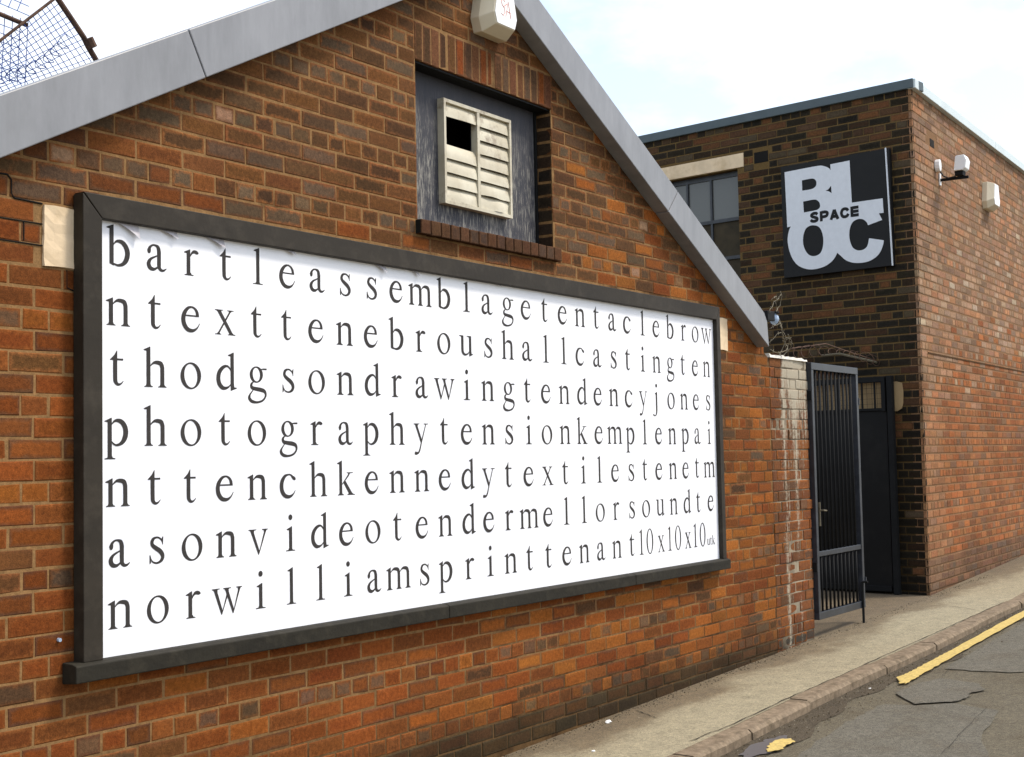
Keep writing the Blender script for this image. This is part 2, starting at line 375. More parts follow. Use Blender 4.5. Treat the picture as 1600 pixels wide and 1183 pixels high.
# pieces laid on the road
def flat(name, pts, mat, z, parent=None, rough=0, sub=5, **k):
    P = []
    for i, p in enumerate(pts):
        q = pts[(i+1) % len(pts)]
        for s_ in range(sub):
            f_ = s_/sub
            P.append((p[0]+(q[0]-p[0])*f_+random.uniform(-rough, rough), p[1]+(q[1]-p[1])*f_+random.uniform(-rough, rough)))
    mb = MB(); mb._push([(x, y, gz(x)+z) for x, y in P], [tuple(range(len(P)))])
    o = mk(name, mb, mat, parent, **k)
    bm = bmesh.new(); bm.from_mesh(o.data); bmesh.ops.triangulate(bm, faces=bm.faces)
    for f_ in bm.faces:
        if f_.normal.z < 0: f_.normal_flip()
    bm.to_mesh(o.data); bm.free()
    return o
flat('asphalt_patch', [(4.942, -1.129), (4.675, -1.329), (4.821, -1.507), (4.968, -1.556), (5.126, -1.535), (5.264, -1.586), (5.459, -1.491), (5.53, -1.232), (5.274, -1.144)], M['patch1'], -KH+.010, rough=.012, kind='structure')
flat('asphalt_patch', [(3.135, -1.22), (3.788, -1.16), (4.221, -1.155), (4.60, -1.16), (4.652, -1.336), (4.812, -1.53), (4.705, -1.83), (4.018, -1.9), (3.46, -2.1), (2.9, -2.1)], M['patch1'], -KH+.006, rough=.016, kind='structure')
flat('asphalt_patch', [(5.913, -1.126), (6.951, -1.10), (12.5, -1.00), (12.5, -1.75), (5.968, -1.64), (5.902, -1.411), (5.908, -1.193)], M['patch1'], -KH+.006, rough=.016, kind='structure')
def crackline(pts, w, z, name='road_crack'):
    L, Rr = [], []
    fine = []
    for p, q in zip(pts, pts[1:]):
        for i in range(8): fine.append((p[0]+(q[0]-p[0])*i/8+random.uniform(-.006, .006), p[1]+(q[1]-p[1])*i/8+random.uniform(-.006, .006)))
    fine.append(pts[-1]); mb = MB(); prev = None
    for i, p in enumerate(fine):
        q = fine[min(i+1, len(fine)-1)]; o = fine[max(i-1, 0)]
        d = Vector((q[0]-o[0], q[1]-o[1], 0)).normalized(); n_ = Vector((-d.y, d.x, 0))*w*random.uniform(.5, 1.2)*(.3 if i in (0, len(fine)-1) else 1)
        a_, b_ = Vector((p[0], p[1], gz(p[0])+z))+n_, Vector((p[0], p[1], gz(p[0])+z))-n_
        if prev: mb.quad(prev[1], b_, a_, prev[0])
        prev = (a_, b_)
    return mk(name, mb, M['crack'], kind='structure')
crackline([(4.942, -1.129), (4.66, -1.31), (4.80, -1.52), (4.968, -1.57), (5.3, -1.60)], .0010, -KH+.018)
crackline([(5.53, -1.232), (5.90, -1.18), (5.91, -1.41), (5.97, -1.65), (6.3, -1.75)], .0010, -KH+.018)
crackline([(4.82, -1.52), (4.71, -1.75), (4.02, -1.80), (3.46, -1.86)], .0015, -KH+.018)
crackline([(3.597, -.049), (3.441, -.294)], .003, .004, 'pavement_crack')
crackline([(8.576, -.40), (8.415, -.66)], .004, .004, 'pavement_crack')
crackline([(3.02, -.70), (3.5, -.725), (4.2, -.71), (5.0, -.725), (6.0, -.72), (7.0, -.725), (8.0, -.73), (9.0, -.735)], .0035, .005, 'kerb_joint')
# yellow line, broken off and a lone remnant
flat('yellow_line', [(5.42, -.975), (5.30, -1.04), (5.212, -1.060), (5.26, -1.085), (5.211, -1.10), (5.6, -1.085), (6.6, -1.065), (8.4, -1.03), (14, -.62), (14, -.50), (8.9, -.925), (6.6, -.975), (5.858, -.985), (5.589, -.990)], M['yellow'], -KH+.016, rough=.006, sub=14, kind='structure')
flat('yellow_line', [(3.306, -1.005), (3.42, -.995), (3.474, -1.006), (3.503, -1.05), (3.443, -1.10), (3.35, -1.09), (3.275, -1.11), (3.173, -1.064)], M['yellow'], -KH+.016, rough=.008, kind='structure')
flat('puddle', [(3.30+.27*cos(k*pi/10)*(1+.15*sin(k*1.9)), -1.0+.075*sin(k*pi/10)*(1+.2*cos(k*2.3))) for k in range(20)], M['water'], -KH+.011, rough=.006, sub=2, kind='structure')

# loose grit along wall foot, kerb joint and gutter
def grit(name, n, fx, size, mat, label):
    mb = MB()
    for _ in range(n):
        x, y, z = fx(); r_ = size*random.uniform(.4, 1.3); a_ = random.uniform(0, 6.3)
        p = [(x+r_*cos(a_+k*2.1), y+r_*sin(a_+k*2.1), z) for k in range(3)] + [(x+random.uniform(-.3, .3)*r_, y, z+r_*random.uniform(.5, 1.1))]
        mb._push(p, [(0, 1, 3), (1, 2, 3), (2, 0, 3)])
    o = mk(name, mb, mat, kind='stuff'); o['label'] = label; o['category'] = 'grit'; return o
def f_wall():
    x = random.uniform(-2, 5.9) if random.random() < .7 else random.uniform(5.9, 11); y = -abs(random.gauss(0, .05))-.004
    return x, y, gz(x)
def f_gut():
    x = random.uniform(1.5, 13); return x, kline(x)-.14-abs(random.gauss(0, .12)), gz(x)-KH+.006
def f_pave():
    x = random.uniform(1.5, 12); return x, random.uniform(-.70, -.02), gz(x)
M['grit'] = simple('dark_grit', (.075, .058, .035), .95, 0, .5, 60, 0)
M['grit_pale'] = simple('pale_grit', (.30, .26, .19), .95, 0, .4, 60, 0)
grit('grit', 1500, f_wall, .0055, M['grit'], 'dark grit gathered along the foot of the brick walls')
grit('grit', 1500, f_gut, .006, M['grit'], 'dark grit and silt lying in the gutter')
grit('grit', 260, f_gut, .0045, M['grit_pale'], 'pale grit scattered over the gutter and road edge')
grit('grit', 500, f_pave, .0035, M['grit_pale'], 'pale specks of grit scattered over the pavement')

# ------------------------------------------------------------------ bricks
def lerp(a, b_, f_): return tuple(x+(y-x)*f_ for x, y in zip(a, b_))
BROWN = [(.070, .034, .015), (.092, .043, .017), (.115, .049, .016), (.098, .058, .032), (.090, .048, .023), (.078, .036, .014), (.105, .064, .036), (.13, .052, .015)]
RED = [(.175, .045, .009), (.155, .041, .008), (.195, .052, .010), (.14, .043, .010), (.185, .055, .012), (.16, .050, .012)]
ORANGE = [(.255, .080, .013), (.225, .066, .011), (.28, .090, .015), (.20, .060, .012), (.24, .080, .014)]
GREYS = [(.13, .088, .052), (.14, .090, .048), (.115, .072, .042)]
def vary(c, a=.14):
    k = random.uniform(1-a, 1+a); return tuple(max(0, x*k*random.uniform(.96, 1.04)) for x in c)
def frame_axes(O, A, Nn):
    return Vector(O), Vector(A), Vector(Nn)
def add_brick(mb, F, s0, s1, z0, z1, col, ecol, proud=0., depth=.03, vertical_frac=.2):
    """F = (origin, along, outward normal)"""
    O, A, Nn = F; j = lambda a=.0016: random.uniform(-a, a)
    ch = .0038; inn = min(.020, (s1-s0)*.25, (z1-z0)*.30)
    tl = random.uniform(-.0012, .0012)
    co = [(s0+j(), z0+j()), (s1+j(), z0+j()), (s1+j(), z1+j()), (s0+j(), z1+j())]
    cs, cz = (s0+s1)/2, (z0+z1)/2
    def ring(ins, dep):
        r = []
        for s_, z_ in co:
            ss = s_ + (ins if s_ < cs else -ins); zz = z_ + (ins if z_ < cz else -ins)
            r.append(O + A*ss + Nn*(dep + tl*(1 if s_ < cs else -1)) + Vector((0, 0, zz)))
        return r
    v = ring(0, -depth) + ring(0, proud-.0022) + ring(ch, proud) + ring(inn, proud+.0006)
    fs = []
    for r in range(3):
        for i in range(4):
            a_, b_ = r*4+i, r*4+(i+1) % 4; fs.append((a_, b_, b_+4, a_+4))
    fs.append((12, 13, 14, 15))
    if A.cross(Vector((0, 0, 1))).dot(Nn) < 0: fs = [q[::-1] for q in fs]
    mb._push(v, fs, col=col, ecol=ecol, edge=[1.]*4+[1.]*4+[.9]*4+[.12]*4)
def row_bricks(s0, s1, pitch, phase, joint=.0076):
    k = math.floor((s0-phase)/pitch); out = []
    x = phase+k*pitch; nxt = x+pitch
    ja = random.uniform(-.004, .004)
    while x < s1:
        nxt = phase+(k+1)*pitch; jb = random.uniform(-.004, .004)
        a_, b_ = x+ja+joint/2, nxt+jb-joint/2
        out.append((max(a_, s0), min(b_, s1))); x = nxt; ja = jb; k += 1
    return [(a_, b_) for a_, b_ in out if b_-a_ > .018]
def subtract(iv, holes):
    for h0, h1 in holes:
        nv = []
        for a_, b_ in iv:
            if b_ <= h0 or a_ >= h1: nv.append((a_, b_)); continue
            if a_ < h0: nv.append((a_, h0))
            if b_ > h1: nv.append((h1, b_))
        iv = nv
    return iv
def px_of(P):
    d = Vector(P)-CAMP; z = d.dot(CF)
    if z < .1: return None
    return 800+FPX*d.dot(CR)/z, 591.5-FPX*d.dot(CU)/z, z
def emit_bricks(lst, F, parent, mat, name='brick', limit=300, depth=.03):
    """lst: (s0, s1, z0, z1, col, ecol, proud). The `limit` largest in the picture become parts."""
    sc = []
    for b_ in lst:
        O, A, Nn = F; c_ = O + A*((b_[0]+b_[1])/2) + Vector((0, 0, (b_[2]+b_[3])/2)); p = px_of(c_)
        ar = 0
        if p and -5 < p[0] < 1605 and -5 < p[1] < 1188:
            cosn = abs((c_-CAMP).normalized().dot(Nn)); ar = (b_[1]-b_[0])*(b_[3]-b_[2])*cosn/p[2]**2
        sc.append(ar)
    order = sorted(range(len(lst)), key=lambda i: -sc[i])
    rest = MB()
    for n_, i in enumerate(order):
        s0, s1, z0, z1, col, ecol, proud = lst[i]
        if n_ < limit and sc[i] > 0:
            mb = MB(); add_brick(mb, F, s0, s1, z0, z1, col, ecol, proud, depth); mk(name, mb, mat, parent, attrs=True)
        else: add_brick(rest, F, s0, s1, z0, z1, col, ecol, proud, depth)
    if rest.v: mk('brickwork', rest, mat, parent, kind='stuff', attrs=True)

CO = .075
F1 = frame_axes((0, 0, 0), (1, 0, 0), (0, -1, 0))
APX, APZ, SLOPE = 2.19, 1.50, .519          # verge underside line on the wall
def verge(x): return APZ - SLOPE*abs(x-APX)
XL, XR = -1.22, 5.77
OPX0, OPX1, OPZ0, OPZ1 = 1.706, 2.913, .150, .932
SOLT = 1.122

def wall1_colour(x, z, header):
    pb = max(0., min(1., 1.15-(x-2.6)/2.2)) if z > 0 else 0
    if z > 0: pb *= min(1., .45+z*1.9) if x > .6 else min(1., .25+z*2.4)
    if z <= 0:
        pb = .10 if x < 0 else (.12 if x < 4.8 else .10)
    r = random.random()
    if r < pb:
        c = random.choice(BROWN); e = (.21, .078, .025) if random.random() < .65 else (.14, .056, .02)
    else:
        if z > 0: c = random.choice(RED+ORANGE[1:]+ORANGE) if x > 2.5 else lerp(random.choice(RED+RED+[ORANGE[3]]), (.09, .045, .02), random.uniform(0, .5))
        elif x < 0 or z < -1.7 and x < 2.0: c = random.choice(RED+RED+RED+[ORANGE[1]])
        elif x > 4.7: c = random.choice(ORANGE+ORANGE+RED)
        else: c = random.choice(RED+ORANGE)
        e = lerp(c, (.27, .10, .03), .3)
        if random.random() < .3: e = lerp(c, (.07, .045, .028), .6)
    if header and random.random() < .2: c = lerp(c, random.choice(GREYS), .7)
    if random.random() < .05 and z > 0 and header: c = (.30, .17, .10)
    return vary(c), vary(e)

# ================================================================== gable building
bld = thing('brick_building', 'gabled red and brown brick building with grey verge boards and a poster hoarding on it', 'building', (2.3, 3, -2.45))
# mortar body with the opening cut out
def gable_wall_mesh():
    mb = MB(); y0, y1 = .0014, .22
    zb = -2.75
    def col_poly(xa, xb, za, zb_fn):
        pts = [(xa, y0, za), (xb, y0, za), (xb, y0, zb_fn(xb))]
        if xa < APX < xb: pts.append((APX, y0, zb_fn(APX)))
        pts.append((xa, y0, zb_fn(xa))); mb.prism(pts, (0, y1-y0, 0))
    top = lambda x: verge(x)+.04
    col_poly(XL, OPX0, zb, top); col_poly(OPX1, XR, zb, top)
    mb.box(OPX0, OPX1, y0, y1, zb, OPZ0-.002)
    pts = [(OPX0, y0, OPZ1+.002), (OPX1, y0, OPZ1+.002), (OPX1, y0, top(OPX1)), (APX, y0, top(APX)), (OPX0, y0, top(OPX0))]
    mb.prism(pts, (0, y1-y0, 0))
    return mb
mk('wall', gable_wall_mesh(), M['mortar'], bld)
mb = MB(); mb.box(XR-.22, XR-.004, .221, 8, -2.75, -.36+.0); mb.box(XL, XL+.2, .221, 8, -2.75, -.36); mb.box(XL, XR-.004, 8, 8.2, -2.75, -.36)
mk('side_wall', mb, M['mortar2'], bld)
# plain brick courses laid as parts
L = []
rr = -33
hold = [(-.19, 4.78, -1.71, -.045)]
for r in range(-33, 21):
    z0, z1 = r*CO+.0038, (r+1)*CO-.0038
    if r % 4 == 1: pitch, ph = .1125, .0625
    elif r % 4 == 3: pitch, ph = .225, .125
    else: pitch, ph = .225, .003
    zc = (z0+z1)/2
    half = (APZ-zc)/SLOPE + .10
    x0, x1 = max(XL, APX-half), min(XR-.003, APX+half)
    if x1 <= x0: continue
    if r % 4 != 1 and zc > .075:
        iv = row_bricks(x0, min(x1, 2.3), pitch, ph) + row_bricks(2.3, x1, pitch, ph+.125 if r % 4 != 3 else ph-.12)
    elif zc < 0 and pitch > .2:
        iv = [(max(a_, XL), min(b_, XR)) for a_, b_ in row_bricks(x0, x1, pitch, ph)]
    else: iv = row_bricks(x0, x1, pitch, ph)
    holes = []
    if z0 < -.045 and z1 > -1.71: holes.append((-.17, 4.73))
    if -4 <= r <= -2: holes += [(-.42, 0), (4.5, 5.082)]
    if z1 > OPZ0+.01 and z0 < OPZ1: holes.append((OPX0-.0, OPX1+.0))
    if r == 1: holes.append((1.69, 2.945))
    if z0 < SOLT and z1 > OPZ1: holes.append((OPX0-.006, OPX1+.006))
    z1c = z1
    # queen closers beside the blocked opening on the left
    for a_, b_ in subtract(iv, holes):
        if b_-a_ < .022: continue
        col, ec = wall1_colour((a_+b_)/2, zc, pitch < .2)
        pr = random.uniform(-.0007, .0016)
        if r <= -32: col, ec, pr = vary(lerp((.060, .042, .020), col, .3 if r == -32 else .12), .25), vary((.065, .045, .022)), pr+.001
        elif r == -31: col = lerp(col, (.06, .042, .02), .3)
        L.append((a_, b_, z0, z1, col, ec, pr))
emit_bricks(L, F1, bld, M['brick'])
# soldier course over the opening
n_s = 18; p_ = (OPX1-OPX0+.012)/n_s
for i in range(n_s):
    a_ = OPX0-.006+i*p_; mb = MB(); c = random.choice(BROWN+RED[:2]+[(.13, .05, .022)]*3)
    dz = random.uniform(-.006, .006)
    add_brick(mb, F1, a_+.003, a_+p_-.003, OPZ1+.001+dz*.4, SOLT-.004+dz*.5, vary(c), (.15, .062, .028), random.uniform(-.002, .003), .1)
    mk('lintel_brick', mb, M['brick'], bld, attrs=True)
# brick-on-edge sill
n_s = 16; p_ = 1.255/n_s
FS = frame_axes((0, -.035, 0), (1, 0, 0), (0, -1, 0))
for i in range(n_s):
    a_ = 1.69+i*p_; mb = MB(); c = random.choice([(.070, .034, .018), (.088, .040, .018), (.062, .036, .022), (.080, .034, .015)])
    O, A, Nn = FS; s0, s1 = a_+.004, a_+p_-.004
    y1 = .12
    mb2 = MB(); add_brick(mb2, FS, s0, s1, .080, .150, vary(c), (.09, .042, .02), 0., .12)
    b0 = [Vector(v_) for v_ in mb2.v]
    mb2._push([(s0, -.030, .1485), (s1, -.030, .1485), (s1, .09, .153), (s0, .09, .153)], [(0, 1, 2, 3)], col=vary(c), ecol=(.12, .05, .025), edge=[.5]*4)
    mk('sill_brick', mb2, M['brick'], bld, attrs=True)
mb = MB(); mb.box(1.692, 2.943, -.028, .10, .0835, .1465); mk('sill_mortar', mb, M['crack'], bld)
# jambs of the opening: header bricks seen on the right reveal, sooty and painted darker for recess shade
FJ = (Vector((OPX1, 0, 0)), Vector((0, 1, 0)), Vector((-1, 0, 0)))
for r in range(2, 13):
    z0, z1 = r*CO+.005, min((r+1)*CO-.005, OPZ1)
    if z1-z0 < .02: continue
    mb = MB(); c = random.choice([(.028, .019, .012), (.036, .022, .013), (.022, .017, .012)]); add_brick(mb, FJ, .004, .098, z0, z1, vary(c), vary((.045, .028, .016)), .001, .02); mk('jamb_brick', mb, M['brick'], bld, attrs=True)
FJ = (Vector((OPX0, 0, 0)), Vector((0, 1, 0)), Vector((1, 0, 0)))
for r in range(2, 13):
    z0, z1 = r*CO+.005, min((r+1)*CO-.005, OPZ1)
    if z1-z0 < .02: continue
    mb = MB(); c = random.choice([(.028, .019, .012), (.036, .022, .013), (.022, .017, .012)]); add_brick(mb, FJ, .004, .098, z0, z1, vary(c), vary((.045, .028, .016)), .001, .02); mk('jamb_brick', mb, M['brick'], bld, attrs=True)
mb = MB(); mb.box(OPX0, OPX1, .012, .099, OPZ1-.010, OPZ1-.001); mk('soffit_shade_strip', mb, M['black_metal'], bld)  # black strip added so the soffit reads as deep shade
# board closing the opening, with a thin bead at its right edge
mb = MB()
HX0, HX1, HZ0, HZ1 = 2.03, 2.31, .575, .76
for (a_, b_, c_, d_) in ((OPX0, HX0, OPZ0, OPZ1), (HX1, OPX1, OPZ0, OPZ1), (HX0, HX1, OPZ0, HZ0), (HX0, HX1, HZ1, OPZ1)): mb.box(a_, b_, .100, .118, c_, d_)
mk('window_board', mb, M['board'], bld)
mb = MB(); mb.box(OPX1-.028, OPX1-.012, .088, .0995, OPZ0, OPZ1); mk('corner_bead', mb, M['black_metal'], bld)
mb = MB(); mb.box(OPX0-.05, OPX1+.05, .30, .34, .1, 1.0); mk('dark_interior', mb, M['dark'], bld)
# cream stones of the old lintel either side of the hoarding
def rough_block(x0, x1, y0, y1, z0, z1, n=6, a=.004):
    mb = MB(); bm = bmesh.new(); bmesh.ops.create_cube(bm, size=1)
    bmesh.ops.subdivide_edges(bm, edges=bm.edges[:], cuts=n, use_grid_fill=True)
    for v_ in bm.verts:
        on = sum(abs(abs(q)-.5) < 1e-4 for q in v_.co)
        k = .996 if on == 2 else (.99 if on == 3 else 1)
        v_.co = Vector((v_.co.x, v_.co.y, v_.co.z))*k
        v_.co = Vector((x0+(v_.co.x+.5)*(x1-x0)+random.uniform(-a, a), y0+(v_.co.y+.5)*(y1-y0)+random.uniform(-a, a)*.5, z0+(v_.co.z+.5)*(z1-z0)+random.uniform(-a, a)))
    bm.verts.index_update(); mb._push([v_.co.copy() for v_ in bm.verts], [tuple(v_.index for v_ in f_.verts) for f_ in bm.faces]); bm.free(); return mb
mk('lintel_stone', rough_block(-.414, -.10, -.008, .1, -.298, -.080), M['stone'], bld)
mk('lintel_stone', rough_block(4.60, 5.078, -.008, .1, -.298, -.080), M['stone'], bld)
# verge boards: four lengths of grey pressed metal with soffit and thin top flashing
YB = -.095
VH = .215
def barge_len(xa, xb, name='verge_board', end=None, sgn=1):
    mb = MB(); g_ = .0025
    lo = lambda x: verge(x)+.003
    if end is None:
        k = .055*(-1 if xb <= APX else 1)        # joints are cut square to the slope
        pts = [(xa+g_, YB, lo(xa)), (xb-g_, YB, lo(xb)), (xb-g_-(k if xb not in (APX,) else 0), YB, lo(xb-(k if xb != APX else 0))+VH), (xa+g_-(k if xa != APX else 0), YB, lo(xa-(k if xa != APX else 0))+VH)]
    else: pts = end
    mb.prism(pts, (0, -YB+.0005, 0)); o = mk(name, mb, M['barge'], bld)
    bv = o.modifiers.new('bevel', 'BEVEL'); bv.width = .004; bv.segments = 2
    return o
S = SLOPE
def bpt(x, up): return (x, YB, verge(x)+.003+up)
g_ = .0025; q_ = .09
barge_len(0, 0, end=[bpt(-1.36, 0), bpt(.27-g_, 0), bpt(.27-q_-g_, VH), bpt(-1.36, VH)])
barge_len(0, 0, end=[bpt(.27+g_, 0), (APX-.001, YB, APZ+.003), (APX-.001, YB, APZ+.003+VH), bpt(.27-q_+g_, VH)])
barge_len(0, 0, end=[(APX+.001, YB, APZ+.003), bpt(4.10-g_, 0), bpt(4.10+q_-g_+.045, VH), (APX+.001, YB, APZ+.003+VH)])
ze = verge(5.56)
barge_len(0, 0, end=[bpt(4.10+g_, 0), bpt(5.565, 0), (5.545, YB, verge(5.545)+.003+.165), (5.50, YB, verge(5.50)+.003+VH-.012), bpt(4.10+q_+g_+.045, VH)])
# return of the verge end to the wall corner
mb = MB(); mb.fbox((5.50, YB+.006, -.20), (.26, .12, 0), (0, .01, 0), (0, 0, .17)); mk('gutter_end', mb, M['black_metal'], bld)
# roof slopes behind
for sg, xe in ((-1, XL-.16), (1, 5.62)):
    mb = MB(); P = [(APX, .221, APZ-.30), (xe, .221, verge(xe)-.30), (xe, .221, verge(xe)-.22), (APX, .221, APZ-.22)]
    mb.prism(P, (0, 8., 0)); mk('roof_slope', mb, M['roof'], bld)
# settlement crack: open joints stepping away from the cream stone
mb = MB()
def joint(a_, b_, w=.004): mb.tube([(a_[0], -.0005, a_[1]), (b_[0], -.0005, b_[1])], w, 5)
pl = [(-.62, .001), (-.555, .003), (-.540, -.012), (-.540, -.060), (-.528, -.074), (-.47, -.076), (-.415, -.078)]
for p, q in zip(pl, pl[1:]): joint(p, q, .0036)
mk('stepped_crack', mb, M['crack'], bld); mb = MB()
for grp in ([((-.312, -.302), (-.312, -.365)), ((-.312, -.365), (-.28, -.374))], [((-.415, -.226), (-.6, -.224))], [((-.415, -.15), (-.6, -.149)), ((-.49, -.150), (-.49, -.215))]):
    mb = MB()
    for p, q in grp: joint(p, q, .0028)
    mk('open_joint', mb, M['crack'], bld)

# ------------------------------------------------------------------ louvred vent
lv = thing('louvre_vent', 'cream metal louvre vent with a missing pane, in the blocked gable window', 'vent', (2.24, 0, .26))
LX0, LX1, LZ0, LZ1 = 2.007, 2.604, .283, .817
ft = .017
mb = MB(); y0, y1 = .058, .0995
mb.box(LX0, LX0+ft, y0, y1, LZ0, LZ1); mb.box(LX1-ft, LX1, y0, y1, LZ0, LZ1)
mb.box(LX0+ft, LX1-ft, y0+.001, y1, LZ0, LZ0+ft); mb.box(LX0+ft, LX1-ft, y0+.001, y1, LZ1-ft, LZ1)
mk('frame', mb, M['louvre'], lv)
mb = MB(); xm = (LX0+LX1)/2; mb.box(xm-.011, xm+.011, y0+.002, y1, LZ0+ft, LZ1-ft); mk('mullion', mb, M['louvre'], lv)
for side_, (xa, xb) in enumerate(((LX0+ft+.002, xm-.013), (xm+.013, LX1-ft-.002))):
    nb = 7; hh = (LZ1-LZ0-2*ft)/nb
    for i in range(nb):
        if side_ == 0 and i in (4, 5): continue
        zc = LZ0+ft+hh*(i+.5); mb = MB(); tw = random.uniform(-.004, .004); seg = 6
        vs = []
        for k in range(seg+1):
            x = xa+(xb-xa)*k/seg; w = .003*sin(k*1.3+i*2)*(2.2 if (side_, i) in ((1, 1), (1, 0)) else .4)
            bulge = -.004*sin(pi*k/seg)
            vs += [(x, .064+bulge+w, zc-hh*.49+tw*(k/seg-.5)), (x, .066+bulge+w, zc-hh*.2), (x, .070+bulge, zc+hh*.2), (x, .083, zc+hh*.58+tw*(k/seg-.5))]
        fs = [(k*4+j, k*4+4+j, k*4+5+j, k*4+1+j) for k in range(seg) for j in range(3)]
        n0 = len(vs); vs += [(p[0], p[1]+.002, p[2]) for p in vs]; fs += [tuple(n0+q for q in f_)[::-1] for f_ in fs]
        mb._push(vs, fs); mk('louvre_blade', mb, M['louvre'], lv, smooth=True)

# ------------------------------------------------------------------ alarm box shape
def frustum(front, back, P0, A, Nn, off, mb):
    """front/back: (s,z) rings; front is `off` proud of the wall"""
    v = [P0 + A*s_ + Vector((0, 0, z_)) for s_, z_ in back] + [P0 + A*s_ + Nn*(off*.42) + Vector((0, 0, z_)) for s_, z_ in back] + [P0 + A*s_ + Nn*off + Vector((0, 0, z_)) for s_, z_ in front]
    n = len(front); fs = []
    for r in range(2):
        for i in range(n): fs.append((r*n+i, r*n+(i+1) % n, (r+1)*n+(i+1) % n, (r+1)*n+i))
    fs.append(tuple(range(2*n, 3*n)))
    mb._push(v, fs)
def alarm(P0, A, Nn, cx, cz, w, h, off, label, logo):
    al = thing('alarm_box', label, 'alarm box', P0 + A*cx + Nn*.05 + Vector((0, 0, cz-h/2)))
    hexa = [(-.40, -.50), (.40, -.50), (.50, -.24), (.32, .50), (-.32, .50), (-.50, -.24)]
    fr = [(cx+a_*w*.74, cz+b_*h*.80+.01) for a_, b_ in hexa]; bk = [(cx+a_*w, cz+b_*h) for a_, b_ in hexa]
    mb = MB(); frustum(fr, bk, P0, A, Nn, off, mb); o = mk('cover', mb, M['cast'], al); bv = o.modifiers.new('b', 'BEVEL'); bv.width = .004; bv.segments = 2
    fr2 = [(cx+a_*w*.71, cz+b_*h*.77+.01) for a_, b_ in hexa]
    mb = MB(); mb.prism([P0+A*s_+Nn*(off+.001)+Vector((0, 0, z_)) for s_, z_ in fr2], Nn*.003); mk('front_panel', mb, M['white_plastic'], al)
    if logo:
        mb = MB()
        def st(pts): mb.tube([P0+A*(cx+a_*w*.7)+Nn*(off+.0045)+Vector((0, 0, cz+b_*h*.7)) for a_, b_ in pts], .0016, 5)
        st([(-.06, .16), (-.14, .22), (-.22, .14), (-.18, .04), (-.08, -.02), (-.06, -.14), (-.14, -.24), (-.24, -.20)])
        st([(-.02, -.24), (.10, .20), (.22, -.26)]); st([(.02, -.08), (.2, -.1)]); st([(-.1, .02), (.04, .12)])
        mk('logo', mb, M['red_ink'], al)
    return al
alarm(Vector((0, 0, 0)), Vector((1, 0, 0)), Vector((0, -1, 0)), 2.305, 1.315, .275, .27, .125, 'pentagonal white alarm box with red lettering, high on the gable above the vent', True)

# ------------------------------------------------------------------ hoarding
ho = thing('billboard', 'long framed hoarding with a white poster of widely spaced lower case text', 'billboard', (2.28, 0, -1.76))
YF = -.060
IX0, IX1, IZ0, IZ1 = -.203, 4.806, -1.684, -.109
OX0, OX1, OZ1 = -.287, 4.858, -.022
def rail(pts, name='frame_rail', y=YF, d=.056, w=.003):
    mb = MB(); mb.prism([(x, y, z) for x, z in pts], (0, d, 0)); o = mk(name, mb, M['frame'], ho)
    bv = o.modifiers.new('b', 'BEVEL'); bv.width = w; bv.segments = 2; return o
g_ = .0008
rail([(OX0+.003, OZ1), (OX1-.003, OZ1), (IX1-g_, IZ1+g_), (IX0+g_, IZ1+g_)])
rail([(OX0, OZ1-.003), (IX0, IZ1-g_), (IX0, IZ0), (OX0, IZ0)])
rail([(OX1, OZ1-.003), (OX1, IZ0), (IX1, IZ0), (IX1, IZ1-g_)])
# bottom ledge in three butted lengths, running past the frame
for xa, xb in ((-.335, 1.80), (1.803, 3.6), (3.603, 4.875)):
    mb = MB(); z1, z0 = IZ0-.001, -1.750
    mb.prism([(xa, -.080, z0), (xa, -.003, z0-.006), (xa, -.003, z1+.004), (xa, -.058, z1+.001), (xa, -.080, z1-.006)], (xb-xa, 0, 0))
    o = mk('bottom_ledge', mb, M['ledge'], ho); bv = o.modifiers.new('b', 'BEVEL'); bv.width = .004; bv.segments = 2
# poster sheet
def poster():
    mb = MB(); nx, nz = 120, 40; x0, x1, z0, z1 = IX0-.01, IX1+.01, IZ0-.003, IZ1+.01
    v = []
    for j in range(nz+1):
        for i in range(nx+1):
            x, z = x0+(x1-x0)*i/nx, z0+(z1-z0)*j/nz
            v.append((x, -.0300 - .0003*sin(x*3.1+z*2)-.0002*sin(x*7.7-z*5), z))
    fs = [(j*(nx+1)+i, j*(nx+1)+i+1, (j+1)*(nx+1)+i+1, (j+1)*(nx+1)+i) for j in range(nz) for i in range(nx)]
    mb._push(v, fs); return mb
post = mk('poster', poster(), M['paper'], ho, smooth=True)
mb = MB(); mb.box(IX0-.05, IX1+.05, -.027, .0, IZ0-.02, IZ1+.05); mk('backing_board', mb, M['frame'], ho)
# sheet edges that have come away along the top
for x, w, h_ in ((-.09, .13, .055), (.10, .12, .032), (.34, .13, .04), (1.36, .10, .035), (1.62, .07, .03), (.76, .10, .02), (2.30, .06, .014)):
    z = IZ1+.004; mb = MB(); n = 6; v = []
    for k in range(n+1):
        f_ = k/n; xx = x-w*.5+w*f_
        zz = z-h_*(f_**1.7)
        v += [(xx, -.036, z), (xx+.004, -.040-.010*f_, zz-.001)]
    v += [(x+w*.55, -.036, z-.002)]
    fs = [(2*k, 2*k+1, 2*k+3, 2*k+2) for k in range(n)] + [(2*n, 2*n+1, 2*n+2)]
    mb._push(v, fs); mk('paper_curl', mb, M['curl_shade'], ho)

